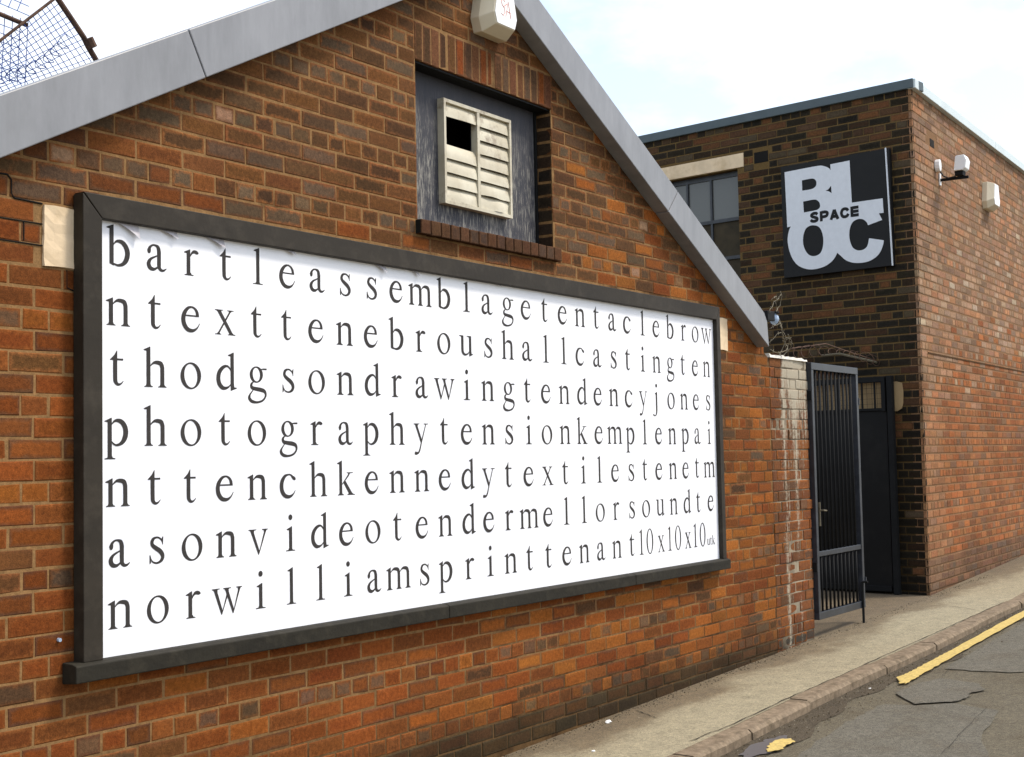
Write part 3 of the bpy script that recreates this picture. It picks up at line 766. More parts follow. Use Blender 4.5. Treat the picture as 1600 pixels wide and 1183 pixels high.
# ------------------------------------------------------------------ lettering (serif glyphs drawn as tapered strokes, 1000 units per em)
def cr_spline(pts, sub=7):
    out = []
    n = len(pts)
    for i in range(n-1):
        p0, p1, p2, p3 = pts[max(i-1, 0)], pts[i], pts[i+1], pts[min(i+2, n-1)]
        for k in range(sub):
            t_ = k/sub
            out.append(tuple(.5*((2*p1[a])+(-p0[a]+p2[a])*t_+(2*p0[a]-5*p1[a]+4*p2[a]-p3[a])*t_*t_+(-p0[a]+3*p1[a]-3*p2[a]+p3[a])*t_**3) for a in range(3)))
    out.append(pts[-1]); return out
def S_(pts): return ('s', pts)
def P_(pts): return ('p', pts)
def foot(xc, y=0, hw=85, sw=40):          # bracketed serif, pointing up from the baseline
    return P_([(xc-hw, y), (xc+hw, y), (xc+hw, y+14), (xc+sw+14, y+24), (xc+sw, y+52), (xc-sw, y+52), (xc-sw-14, y+24), (xc-hw, y+14)])
def head(xc, y, hw=85, sw=40):
    return P_([(xc-hw, y), (xc-hw, y-14), (xc-sw-14, y-24), (xc-sw, y-52), (xc+sw, y-52), (xc+sw+14, y-24), (xc+hw, y-14), (xc+hw, y)])
def stem(xc, y0, y1, w=80): return P_([(xc-w/2, y0), (xc+w/2, y0), (xc+w/2, y1), (xc-w/2, y1)])
def flag(xc, y, dx=96, drop=52, w=80):    # slanted serif at the top of a stem
    return P_([(xc+w/2, y), (xc+w/2-14, y), (xc-dx, y-drop), (xc-dx, y-drop-14), (xc-w/2, y-drop-22), (xc-w/2, y-130), (xc+w/2, y-130)])
def arch(x0, x1, w=80):
    return S_([(x0-6, 352, 16), (x0+48, 402, 34), (x0+112, 422, 60), (x1-34, 404, 78), (x1-4, 345, 80), (x1, 280, 80), (x1, 20, 80)])
GL = {
 'n': (500, [flag(112, 460), stem(112, 20, 340), foot(112), arch(152, 392), foot(392)]),
 'h': (500, [flag(112, 683), stem(112, 20, 560), foot(112), arch(152, 392), foot(392)]),
 'm': (778, [flag(112, 460), stem(112, 20, 340), foot(112), arch(152, 392), foot(392, hw=78), arch(432, 668), foot(668)]),
 'r': (333, [flag(112, 460), stem(112, 20, 340), foot(122, hw=96), S_([(146, 330, 14), (180, 392, 36), (225, 424, 58), (270, 424, 66), (302, 408, 62), (312, 392, 40)])]),
 'u': (500, [P_([(8, 450), (8, 436), (60, 424), (72, 405), (72, 340), (152, 340), (152, 450)]), S_([(112, 360, 80), (112, 140, 80), (124, 76, 74), (170, 34, 56), (228, 26, 44), (300, 52, 34), (352, 100, 20)]),
             P_([(268, 450), (268, 436), (330, 424), (344, 405), (344, 100), (424, 100), (424, 450)]), P_([(346, 110), (346, -9), (360, -9), (480, 36), (480, 50), (430, 54), (424, 110)])]),
 'i': (278, [flag(140, 460), stem(140, 20, 340), foot(136, hw=116), P_([(139+50*cos(a*pi/8), 628+54*sin(a*pi/8)) for a in range(16)])]),
 'l': (278, [flag(140, 683), stem(140, 20, 560), foot(138, hw=118)]),
 'j': (278, [flag(148, 460), S_([(148, 350, 80), (148, 20, 80), (142, -90, 72), (116, -160, 50), (74, -196, 32), (30, -204, 26), (-16, -190, 40), (-38, -170, 50), (-46, -156, 30)]), P_([(147+50*cos(a*pi/8), 628+54*sin(a*pi/8)) for a in range(16)])]),
 'o': (500, ['o']),
 '0': (500, ['0']),
 '1': (500, [stem(250, 20, 560, 78), foot(250, hw=132), P_([(289, 676), (276, 676), (114, 600), (114, 586), (170, 600), (198, 596), (211, 570), (211, 540), (289, 540)])]),
 't': (278, [S_([(112, 440, 80), (112, 130, 80), (122, 62, 72), (160, 24, 50), (205, 26, 34), (240, 50, 22), (268, 80, 12)]), P_([(152, 450), (152, 579), (140, 579), (96, 506), (14, 430), (14, 418), (266, 418), (266, 450)])]),
 'c': (444, [S_([(398, 330, 30), (392, 352, 62), (366, 374, 66), (340, 392, 52), (300, 428, 34), (240, 438, 32), (150, 408, 62), (84, 320, 86), (66, 210, 92), (92, 110, 90), (156, 44, 80), (240, 24, 66), (310, 40, 48), (370, 84, 26), (408, 140, 14)])]),
 'e': (444, [P_([(100, 300), (405, 300), (405, 272), (100, 272)]), S_([(372, 296, 66), (360, 356, 60), (318, 412, 46), (246, 440, 34), (160, 410, 58), (88, 318, 82), (68, 210, 90), (94, 116, 90), (158, 46, 80), (240, 26, 66), (312, 42, 46), (372, 88, 26), (418, 160, 14)])]),
 'a': (444, [S_([(62, 300, 30), (80, 318, 68), (86, 345, 74), (104, 396, 50), (150, 434, 34), (205, 440, 36), (262, 414, 68), (284, 350, 80), (286, 280, 80), (286, 110, 78), (294, 60, 72), (330, 26, 56), (374, 24, 42), (410, 42, 28), (440, 66, 12)]),
             S_([(290, 282, 22), (220, 252, 28), (130, 206, 44), (84, 150, 70), (78, 96, 82), (108, 46, 78), (165, 28, 60), (220, 44, 40), (290, 98, 20)])]),
 's': (389, [S_([(324, 316, 8), (312, 352, 20), (290, 396, 30), (238, 432, 32), (184, 438, 34), (128, 414, 56), (102, 362, 66), (116, 310, 70), (178, 262, 78), (258, 210, 84), (306, 154, 80), (316, 100, 70), (290, 50, 58), (236, 18, 40), (184, 12, 34), (120, 32, 30), (84, 80, 20), (66, 150, 8)]),
             P_([(332, 446), (318, 450), (298, 420), (310, 314), (324, 314)]), P_([(52, 150), (52, 4), (66, 0), (84, 30), (68, 152)])]),
 'x': (500, [P_([(24, 450), (24, 436), (64, 426), (88, 404), (330, 46), (342, 26), (330, 14), (306, 14), (306, 0), (482, 0), (482, 14), (440, 22), (416, 44), (176, 404), (168, 426), (180, 436), (208, 436), (208, 450)]),
             P_([(300, 450), (300, 436), (334, 430), (340, 416), (96, 50), (64, 20), (20, 14), (20, 0), (162, 0), (162, 14), (136, 18), (126, 34), (372, 404), (404, 430), (446, 436), (446, 450)])]),
 'v': (500, [P_([(18, 450), (18, 436), (54, 426), (70, 404), (246, -12), (262, -12), (272, 60), (148, 380), (146, 420), (162, 432), (204, 436), (204, 450)]),
             P_([(248, -12), (262, -12), (420, 378), (444, 428), (478, 436), (478, 450), (338, 450), (338, 436), (374, 428), (384, 396)])]),
 'w': (722, [P_([(18, 450), (18, 436), (50, 426), (66, 404), (226, -12), (242, -12), (254, 62), (144, 380), (142, 420), (156, 432), (192, 436), (192, 450)]),
             P_([(228, -12), (242, -12), (384, 340), (364, 390)]), P_([(270, 450), (270, 436), (302, 426), (318, 404), (482, -12), (498, -12), (508, 62), (394, 380), (392, 420), (406, 432), (444, 436), (444, 450)]),
             P_([(484, -12), (498, -12), (640, 378), (664, 428), (696, 436), (696, 450), (564, 450), (564, 436), (598, 428), (606, 396)])]),
 'y': (500, [P_([(12, 450), (12, 436), (48, 426), (64, 404), (240, 20), (262, 20), (276, 90), (144, 380), (142, 420), (158, 432), (198, 436), (198, 450)]),
             S_([(404, 440, 22), (384, 396, 24), (256, 60, 30), (222, -40, 34), (190, -120, 40), (150, -170, 44), (100, -180, 62), (58, -176, 70), (36, -172, 40)]), P_([(334, 450), (334, 436), (372, 430), (430, 430), (474, 436), (474, 450)])]),
 'k': (500, [flag(112, 683), stem(112, 20, 560), foot(112), P_([(152, 230), (152, 205), (336, 376), (368, 426), (452, 436), (452, 450), (278, 450), (278, 436), (314, 430), (316, 410), (296, 388)]),
             P_([(176, 250), (232, 300), (418, 52), (456, 22), (502, 14), (502, 0), (288, 0), (288, 14), (318, 22), (322, 42)])]),
 'b': (500, [flag(110, 683), stem(110, 60, 560), P_([(70, 60), (70, 34), (150, 0), (150, 60)]),
             S_([(146, 352, 16), (190, 402, 34), (250, 418, 58), (330, 396, 80), (394, 320, 92), (416, 222, 94), (388, 116, 88), (324, 44, 64), (240, 16, 44), (170, 26, 34), (112, 52, 24)])]),
 'd': (500, [flag(386, 683), stem(386, 60, 560), P_([(348, 110), (348, -9), (362, -9), (490, 36), (490, 50), (434, 56), (426, 110)]),
             S_([(350, 352, 16), (320, 404, 34), (262, 432, 42), (178, 404, 66), (98, 320, 84), (72, 210, 90), (94, 110, 90), (156, 46, 80), (226, 34, 56), (300, 58, 34), (352, 108, 18)])]),
 'p': (500, [flag(112, 460), stem(112, -196, 350), foot(116, -217, 102), S_([(148, 352, 16), (200, 404, 38), (262, 418, 60), (338, 394, 80), (398, 320, 90), (418, 222, 94), (392, 116, 88), (330, 44, 62), (250, 14, 38), (190, 30, 30), (146, 74, 18)])]),
 'g': (500, ['g']),
}
def ring_strip(cx, cy, rx, ry, wx, wy, tilt=0, n=36):
    L_ = []
    for k in range(n+1):
        a = 2*pi*k/n
        ox, oy = rx*cos(a), ry*sin(a); ix, iy = (rx-wx)*cos(a), (ry-wy)*sin(a)
        L_.append(((cx+ox+tilt*oy, cy+oy), (cx+ix-tilt*iy*2, cy+iy)))
    return L_
def glyph(ch, mb, x, zb, sx, sz, y0, lay):
    adv, parts = GL[ch]
    def T(p, l): return (x+(p[0]-adv/2)*sx, y0-l*.00005, zb+p[1]*sz)
    lst = list(parts)
    strips = []
    if ch == 'o': strips.append(ring_strip(250, 225, 221, 235, 82, 30, .03)); lst = []
    if ch == '0': strips.append(ring_strip(250, 331, 222, 345, 82, 28)); lst = []
    if ch == 'g':
        strips.append(ring_strip(222, 308, 158, 152, 74, 28, .03)); lst = [P_([(330, 420), (360, 398), (470, 398), (470, 430), (400, 430)])]
        lst.append(S_([(160, 178, 20), (112, 140, 46), (100, 96, 62), (130, 60, 70), (220, 44, 74), (330, 30, 80), (410, 6, 70), (442, -50, 50), (424, -110, 40), (360, -168, 40), (240, -200, 42), (120, -188, 62), (62, -146, 66), (52, -104, 58), (74, -56, 34), (130, 10, 22), (160, 46, 14)]))
    for L_ in strips:
        for k in range(len(L_)-1):
            mb._push([T(L_[k][0], lay), T(L_[k+1][0], lay), T(L_[k+1][1], lay), T(L_[k][1], lay)], [(0, 1, 2, 3)])
    for li, (kind, pts) in enumerate(lst):
        l = lay+li+1
        if kind == 'p':
            mb._push([T(p, l) for p in pts], [tuple(range(len(pts)))])
        else:
            c_ = cr_spline(pts); v = []
            for i, p in enumerate(c_):
                a_, b_ = c_[max(i-1, 0)], c_[min(i+1, len(c_)-1)]
                d = Vector((b_[0]-a_[0], b_[1]-a_[1])); d = d.normalized() if d.length > 0 else Vector((0, 1))
                n_ = Vector((-d.y, d.x))*max(4, p[2])/2
                v += [T((p[0]+n_.x, p[1]+n_.y), l), T((p[0]-n_.x, p[1]-n_.y), l)]
            mb._push(v, [(2*i, 2*i+2, 2*i+3, 2*i+1) for i in range(len(c_)-1)])
ROWS = [
    ("bartle assemblage tentacle brow", [-105, 69, 244, 424, 605, 776, 957, 1142, 1323, 1497, 1678, 1864, 2049, 2220, 2409, 2576, 2756, 2938, 3123, 3298, 3479, 3655, 3845, 4015, 4200, 4380, 4545, 4705]),
    ("n text tenebrous hall casting ten", [-109, 60, 240, 421, 592, 767, 949, 1135, 1312, 1496, 1674, 1857, 2041, 2227, 2402, 2578, 2764, 2945, 3114, 3299, 3487, 3652, 3838, 4011, 4193, 4358, 4529, 4695]),
    ("t hodgson drawing tendency jones", [-117, 64, 240, 425, 598, 776, 951, 1135, 1319, 1490, 1675, 1857, 2039, 2217, 2404, 2574, 2754, 2940, 3126, 3297, 3480, 3654, 3834, 3997, 4189, 4364, 4529, 4703]),
    ("photography tension kemplen pai", [-116, 64, 239, 412, 592, 777, 945, 1129, 1306, 1489, 1669, 1845, 2029, 2215, 2399, 2583, 2758, 2940, 3118, 3298, 3481, 3664, 3840, 4013, 4192, 4368, 4535, 4707]),
    ("nt tench kennedy textiles tenet m", [-113, 55, 231, 412, 592, 768, 955, 1130, 1304, 1485, 1668, 1845, 2034, 2211, 2384, 2571, 2757, 2931, 3124, 3298, 3473, 3662, 3828, 4005, 4189, 4359, 4518, 4696]),
    ("a son video tender mellor sound te", [-111, 66, 241, 419, 595, 781, 958, 1129, 1309, 1480, 1662, 1845, 2035, 2204, 2384, 2570, 2750, 2937, 3121, 3296, 3474, 3660, 3833, 4012, 4187, 4368, 4523, 4700]),
    ("nor williams print tenant 10 x 10 x 10", [-104, 71, 243, 422, 605, 783, 961, 1138, 1309, 1486, 1676, 1843, 2035, 2212, 2392, 2565, 2746, 2931, 3113, 3292, 3474, 3648, 3765, 3869, 4012, 4124, 4233, 4368, 4470, 4573]),
]
SXX, SZZ = .000238, .000222
def fixmesh(o):
    bm = bmesh.new(); bm.from_mesh(o.data); bmesh.ops.triangulate(bm, faces=[f_ for f_ in bm.faces if len(f_.verts) > 4])
    for f_ in bm.faces:
        if f_.normal.y > 0: f_.normal_flip()
    bm.to_mesh(o.data); bm.free()
glyph_mesh = {}
def letter(ch, x, zb, kx, kz):
    """one printed character: glyph meshes are shared between equal letters"""
    if ch not in glyph_mesh:
        mb = MB(); glyph(ch, mb, 0, -H, SXX, SZZ, 0, 0)
        o = mk('letter', mb, M['ink'], None); fixmesh(o); me = o.data
        me.transform(Matrix.Translation(o.location)); bpy.data.objects.remove(o); glyph_mesh[ch] = me
    o = bpy.data.objects.new('letter', glyph_mesh[ch]); COL.objects.link(o); o['_w'] = (x, -.0307, zb+H); place(o, post); o.scale = (kx, 1, kz)
for i, (txt, xs) in enumerate(ROWS):
    zb = -.269 - .2195*i
    for ch, x in zip(txt.replace(' ', ''), xs):
        k = (.86 if ch in '10' or (i == 6 and x > 3700) else 1) - .10*max(0, (x-2600)/2100)
        letter(ch, x/1000, zb + (-.003 if x > 3500 and i < 4 else 0), k, 1)
    if i == 6:
        for ch, x in (('u', 4.655), ('t', 4.690), ('k', 4.728)): letter(ch, x, zb+.002, .36, .40)

# ================================================================== wall end / gate pier
pier = thing('gate_pier', 'lime-streaked brick wall end with a broken top beside the open bar gate', 'brick pier', (6.12, .1, gz(6.1)))
PX0, PX1, PT = XR, 6.462, -.30
mb = MB(); mb.box(PX0+.001, PX1-.006, .0035, .225, -2.7, PT-.006); mk('core', mb, M['mortar_pier'], pier)
L = []
for r in range(-33, -4):
    z0, z1 = r*CO+.0038, (r+1)*CO-.0038
    pitch, ph = ((.1125, .0625) if r % 4 == 1 else (.225, .125) if r % 4 == 3 else (.225, .003))
    for a_, b_ in row_bricks(PX0+.004, PX1, pitch, ph):
        col, ec = wall1_colour(a_, -1, pitch < .2); col = lerp(col, (.12, .06, .035), .5); pr = random.uniform(-.004, .005)
        if r <= -32: col = vary((.07, .055, .04))
        if b_ > 6.3 and r in (-7, -13, -19): b_ += .022; pr += .004
        elif b_ > 6.35: b_ += random.uniform(-.008, .006)
        L.append((a_, b_, z0+random.uniform(-.002, .002), z1, col, ec, pr))
emit_bricks(L, F1, pier, M['brick_pier'], depth=.1)
FE = (Vector((PX1, 0, 0)), Vector((0, 1, 0)), Vector((1, 0, 0)))
for r in range(-33, -4):
    z0, z1 = r*CO+.0038, (r+1)*CO-.0038
    for a_, b_ in ((.012, .106), (.116, .22)):
        mb = MB(); add_brick(mb, FE, a_, b_, z0, z1, vary(random.choice(RED)), (.15, .08, .05), 0, .02); mk('end_brick', mb, M['brick_pier'], pier, attrs=True)
mb = MB(); n = 14
v = []
for i in range(n+1):
    x = 5.762+(PX1-5.762)*i/n; h_ = random.uniform(.004, .024)
    v += [(x, -.012+random.uniform(-.004, .004), PT-.007), (x, -.006, PT+h_), (x, .23, PT+h_+.008), (x, .235, PT-.007)]
fs = [(i*4+j, (i+1)*4+j, (i+1)*4+(j+1) % 4, i*4+(j+1) % 4) for i in range(n) for j in range(4)] + [(0, 1, 2, 3), (4*n+3, 4*n+2, 4*n+1, 4*n)]
mb._push(v, fs); mk('mortar_capping', mb, simple('white_lime_mortar', (.66, .63, .56), .9, 0, .15, 20, .5), pier)

# ================================================================== bar gate
gate = thing('bar_gate', 'open dark steel gate of vertical bars hung on the streaked brick pier', 'gate', (6.95, 0, -2.27))
GX0, GX1, GT, GB = 6.470, 7.462, -.312, -2.262
GY = -.015
def part(name, mb, mat, p, **k): return mk(name, mb, mat, p, **k)
def bvl(o, w=.003):
    b_ = o.modifiers.new('b', 'BEVEL'); b_.width = w; b_.segments = 2; return o
mb = MB(); mb.box(GX0, GX1, GY-.022, GY+.022, GT-.055, GT); bvl(part('top_rail', mb, M['gate_metal'], gate))
mb = MB(); mb.box(GX0, GX1, GY-.022, GY+.022, GB, GB+.055); bvl(part('bottom_rail', mb, M['gate_metal'], gate))
mb = MB(); mb.box(GX0, GX0+.042, GY-.021, GY+.021, GB+.0555, GT-.0555); bvl(part('stile', mb, M['gate_metal'], gate))
mb = MB(); mb.box(GX1-.045, GX1, GY-.021, GY+.021, GB+.0555, GT-.0555); bvl(part('stile', mb, M['gate_metal'], gate))
mb = MB(); mb.box(GX0+.043, GX1-.046, GY-.016, GY+.016, -1.79, -1.752); bvl(part('middle_rail', mb, M['gate_metal'], gate))
nb = 10
for i in range(nb):
    x = GX0+.042+(GX1-GX0-.087)*(i+1)/(nb+1)
    for z0, z1 in ((GB+.055, -1.7905), (-1.7515, GT-.055)):
        mb = MB(); mb.tube([(x, GY, z0), (x, GY, z1)], .0095, 8); mk('bar', mb, M['black_metal'], gate, smooth=True)
mb = MB(); mb.tube([(7.38, GY-.03, -2.05), (7.38, GY-.03, -2.40)], .011, 8); mb.tube([(7.38, GY-.03, -2.05), (7.38, GY-.075, -2.05)], .009, 8); mk('drop_bolt', mb, M['black_metal'], gate)
mb = MB(); mb.box(7.463, 7.478, -.045, -.005, -2.06, -2.02); mb.box(7.463, 7.475, -.04, -.01, -.62, -.56); mk('hinge_lug', mb, M['gate_metal'], gate)
mb = MB(); mb.box(6.557, 6.567, -.035, -.022, -1.56, -1.38); mb.tube([(6.562, -.034, -1.44), (6.562, -.06, -1.44), (6.62, -.062, -1.445)], .006, 8); mk('lock_handle', mb, M['galv'], gate)
for z in (-.6, -1.9):
    mb = MB(); mb.box(6.456, 6.470, -.035, .01, z, z+.07); mk('hinge', mb, M['black_metal'], gate)

# ================================================================== flat-roofed building
C2 = Vector((9.233, 0, 0)); a1, a2 = .126, .037
SD = Vector((sin(a1), cos(a1), 0)); SNO = Vector((-cos(a1), sin(a1), 0))       # along side wall, outward (towards the passage)
FD = Vector((cos(a2), sin(a2), 0)); FNO = Vector((sin(a2), -cos(a2), 0))
FSD = (C2, SD, SNO); FFR = (C2, FD, FNO)
b2 = thing('flat_roofed_building', 'two-tone brick building with a flat roof and the sign, right of the gateway', 'building', C2 + Vector((3, 2, -2.4)))
def P2(F, s_, z_, off=0): return F[0] + F[1]*s_ + F[2]*off + Vector((0, 0, z_))
ZT = 2.42
WS0, WS1, WZ0, WZ1 = 1.925, 2.86, .55, 1.945
mb = MB()
def slab(F, s0, s1, z0, z1, o0, o1, mb, **k):
    mb.fbox(P2(F, s0, z0, o0), F[1]*(s1-s0), F[2]*(o1-o0), (0, 0, z1-z0), **k)
# side wall body around the window
slab(FSD, .12, WS0, -2.75, ZT, -.22, -.0025, mb); slab(FSD, WS1, 7, -2.75, ZT, -.22, -.0025, mb)
slab(FSD, WS0, WS1, -2.75, WZ0, -.22, -.0025, mb); slab(FSD, WS0, WS1, WZ1, ZT, -.22, -.0025, mb)
mk('side_wall', mb, M['mortar2'], b2)
mb = MB(); mb.prism([P2(FFR, .006, -2.75, -.0035), P2(FFR, 26, -2.75, -.0035), P2(FFR, 26, -2.75, -.25), P2(FSD, .26, -2.75, -.22), P2(FSD, .12, -2.75, -.0062)], (0, 0, ZT+2.75)); mk('front_wall', mb, M['mortar3'], b2)
mb = MB(); pts = [P2(FSD, .1, ZT-.05, -.15), P2(FSD, 7, ZT-.05, -.15), P2(FFR, 26, ZT-.05, -.15)+SD*7, P2(FFR, 26, ZT-.05, -.15)]
mb.prism(pts, (0, 0, .03)); mk('roof', mb, M['roof'], b2)
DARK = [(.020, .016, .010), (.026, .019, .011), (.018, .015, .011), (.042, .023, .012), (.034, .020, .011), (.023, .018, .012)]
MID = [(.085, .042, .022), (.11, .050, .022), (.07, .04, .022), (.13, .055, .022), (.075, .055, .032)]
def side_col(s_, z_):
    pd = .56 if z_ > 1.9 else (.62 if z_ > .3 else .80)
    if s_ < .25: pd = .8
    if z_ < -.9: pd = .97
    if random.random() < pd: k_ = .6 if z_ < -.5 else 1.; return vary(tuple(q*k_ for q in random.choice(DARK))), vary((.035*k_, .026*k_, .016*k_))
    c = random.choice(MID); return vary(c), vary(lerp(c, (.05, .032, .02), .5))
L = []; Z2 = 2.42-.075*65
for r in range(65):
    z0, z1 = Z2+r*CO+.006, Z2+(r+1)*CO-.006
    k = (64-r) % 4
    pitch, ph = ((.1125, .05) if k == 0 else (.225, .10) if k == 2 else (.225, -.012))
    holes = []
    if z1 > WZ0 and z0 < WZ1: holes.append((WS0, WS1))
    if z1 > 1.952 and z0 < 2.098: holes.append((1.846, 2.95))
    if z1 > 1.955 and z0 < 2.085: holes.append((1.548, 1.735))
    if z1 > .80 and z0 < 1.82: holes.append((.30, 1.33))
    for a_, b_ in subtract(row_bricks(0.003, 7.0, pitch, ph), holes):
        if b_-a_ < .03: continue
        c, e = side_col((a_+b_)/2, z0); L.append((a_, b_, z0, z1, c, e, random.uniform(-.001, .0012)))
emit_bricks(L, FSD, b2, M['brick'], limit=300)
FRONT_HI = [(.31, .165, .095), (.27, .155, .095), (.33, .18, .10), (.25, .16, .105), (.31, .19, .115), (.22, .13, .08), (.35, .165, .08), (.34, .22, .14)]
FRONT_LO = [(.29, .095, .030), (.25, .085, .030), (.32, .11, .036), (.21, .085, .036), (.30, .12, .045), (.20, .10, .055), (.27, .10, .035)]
L = []
for r in range(65):
    z0, z1 = Z2+r*CO+.006, Z2+(r+1)*CO-.006
    k = (64-r) % 4
    pitch, ph = ((.1125, .05) if k == 0 else (.225, .10) if k == 2 else (.225, -.012))
    for a_, b_ in row_bricks(0.001, 11.5, pitch, ph):
        f_ = max(0, min(1, (z0+.55+(.4-(a_*.1)))/1.1))
        hi = random.random() < f_
        c = random.choice(FRONT_HI if hi else FRONT_LO)
        if random.random() < .02 and z0 > .1 and z0 < 1.6: c = (.38, .29, .20)
        if a_ < .48 and z0 < 0: c = lerp(c, (.30, .18, .10), .35)
        if r < 6: c = lerp(c, (.06, .06, .05), .55)
        if b_-a_ < .03: continue
        L.append((a_, b_, z0, z1, vary(c, .2), vary(lerp(c, (.2, .12, .06), .4)), random.uniform(-.001, .001) - (.0015 if z0 > -.06 and a_ > .45 else 0)))
L = [q for q in L if not (q[3] > 1.965 and q[2] < 2.055 and q[1] > .57 and q[0] < .77)]
emit_bricks(L, FFR, b2, M['brick'], limit=300)
# string line where the brickwork changes
mb = MB(); slab(FFR, .24, 11.5, -.083, -.070, -.002, .007, mb); mk('string_line', mb, M['mortar'], b2)
# coping
mb = MB(); slab(FSD, -.035, 7, 2.405, 2.495, -.20, .035, mb); bvl(mk('coping', mb, M['coping'], b2, label='dark grey-green metal coping along the side wall'), .006)
mb = MB()
for k in range(7):
    slab(FFR, -.030+k*3.2+.003, -.030+(k+1)*3.2-.003, 2.402, 2.492, -.03 if k == 0 else -.19, .05, mb)
bvl(mk('coping', mb, M['coping_front'], b2, label='pale metal coping along the street front'), .006)
# air bricks
mb = MB(); slab(FSD, 1.560, 1.722, 1.965, 2.078, -.02, -.0005, mb); mk('air_vent', mb, M['dark'], b2)
mb = MB(); slab(FFR, .60, .745, 1.972, 2.048, -.02, -.0008, mb); mk('air_vent', mb, M['crack'], b2)
# window: lintel, frame, panes
mb = MB(); slab(FSD, 1.848, 2.95, 1.955, 2.100, -.1, .006, mb); bvl(mk('lintel', mb, M['stone'], b2), .004)
win = MB(); d0, d1 = -.12, -.085; t_ = .045
slab(FSD, WS0, WS0+.03, WZ0, WZ1, d0, d1, win); slab(FSD, WS1-.03, WS1, WZ0, WZ1, d0, d1, win); slab(FSD, WS0+.03, WS1-.03, WZ1-.05, WZ1, d0, d1, win); slab(FSD, WS0+.03, WS1-.03, WZ0, WZ0+.04, d0, d1, win)
slab(FSD, 2.30, 2.325, WZ0+.04, WZ1-.05, d0, d1+.001, win); slab(FSD, 2.60, 2.622, WZ0+.04, WZ1-.05, d0, d1+.001, win)
for z in (1.43, 1.03): slab(FSD, WS0+.03, WS1-.03, z, z+.035, d0, d1+.003, win)
wf = mk('window', win, M['gate_metal'], b2)
for k, (z0, z1) in enumerate(((1.465, WZ1-.05), (1.065, 1.43), (WZ0+.04, 1.03))):
    for s0, s1 in ((WS0+.03, 2.30), (2.325, 2.60), (2.622, WS1-.03)):
        mb = MB(); slab(FSD, s0, s1, z0, z1, d0+.012, d0+.018, mb); mk('pane', mb, M['glass'] if k == 0 else M['glass_dirty'], wf)
mb = MB(); slab(FSD, WS0-.05, WS1+.05, WZ0-.05, WZ1+.02, -.5, -.45, mb); mk('dark_interior', mb, M['dark'], b2)
# sand-coloured band behind the sheeted gate, sunlight painted as wall colour
mb = MB(); pts = [(.195, -.36), (.185, -.44), (.19, -.55), (.205, -.60), (.25, -.625), (1.85, -.625), (1.85, -.345), (.25, -.345)]
mb.prism([P2(FSD, s_, z_, .003) for s_, z_ in pts], SNO*.008); mk('painted_sun_band', mb, M['sunlit_band'], b2)

# ------------------------------------------------------------------ sheeted gate leaf folded against the side wall
sg = thing('sheeted_gate', 'black sheet-steel gate with a barred strip on top, folded against the dark side wall', 'gate', P2(FSD, .9, -2.32, .06))
mb = MB(); slab(FSD, .265, .315, -2.335, -.29, .03, .09, mb); bvl(mk('post', mb, M['black_metal'], sg))
for s0, s1 in ((.335, .62), (.628, 1.20), (1.208, 1.86)):
    mb = MB(); slab(FSD, s0, s1, -2.30, -.60, .05, .062, mb); mk('sheet_panel', mb, M['sheet'], sg)
mb = MB(); slab(FSD, .335, 1.86, -.345, -.295, .045, .085, mb); bvl(mk('top_rail', mb, M['black_metal'], sg))
mb = MB(); slab(FSD, .335, 1.86, -.615, -.590, .064, .080, mb); bvl(mk('sheet_edge_rail', mb, M['black_metal'], sg), .002)
mb = MB(); slab(FSD, .335, 1.86, -2.31, -2.26, .064, .085, mb); bvl(mk('bottom_rail', mb, M['black_metal'], sg), .002)
mb = MB(); slab(FSD, .335, .375, -.62, -.345, .046, .084, mb); mk('stile', mb, M['black_metal'], sg)
for k in range(11):
    s_ = .44+k*.13; mb = MB(); slab(FSD, s_, s_+.014, -.590, -.345, .06, .074, mb); mk('bar', mb, M['black_metal'], sg)
mb = MB()
for k in range(28): mb.tube([P2(FSD, .38+k*.052, -.59, .05), P2(FSD, .38+k*.052, -.345, .05)], .0018, 4)
for z in (-.55, -.50, -.45, -.40): mb.tube([P2(FSD, .375, z, .05), P2(FSD, 1.86, z, .05)], .0018, 4)
mk('mesh_infill', mb, M['rubber'], sg)

# ------------------------------------------------------------------ sign
sgn = thing('wall_sign', 'square black sign with merged white letters BLOC and SPACE, on the dark brick side wall', 'sign', P2(FSD, .8, .75, .03))
mb = MB(); mb.prism([P2(FSD, s_, z_, .012) for s_, z_ in ((1.385, .748), (.215, .748), (.215, 1.868), (1.385, 1.868))], SNO*.045); bvl(mk('panel', mb, M['sign_black'], sgn), .002)
OUT = [(1.34, 1.809), (1.154, 1.813), (0.974, 1.815), (0.929, 1.811), (0.886, 1.795), (0.85, 1.773), (0.831, 1.749), (0.832, 1.808), (0.626, 1.813), (0.622, 1.605), (0.617, 1.4), (0.297, 1.397), (0.292, 1.257), (0.341, 1.26), (0.309, 1.192), (0.456, 1.16), (0.469, 1.19), (0.496, 1.217), (0.531, 1.231), (0.574, 1.23), (0.617, 1.209), (0.645, 1.16), (0.656, 1.096), (0.65, 1.029), (0.626, 0.968), (0.585, 0.936), (0.543, 0.928), (0.5, 0.937), (0.468, 0.968), (0.45, 1.034), (0.3, 0.996), (0.311, 0.95), (0.341, 0.889), (0.391, 0.843), (0.462, 0.814), (0.547, 0.808), (0.632, 0.82), (0.702, 0.852), (0.751, 0.897), (0.79, 0.934), (0.817, 0.891), (0.862, 0.849), (0.937, 0.814), (1.041, 0.8), (1.13, 0.812), (1.219, 0.855), (1.277, 0.923), (1.312, 1.008), (1.329, 1.098), (1.325, 1.166), (1.307, 1.225), (1.288, 1.256), (1.329, 1.251)]
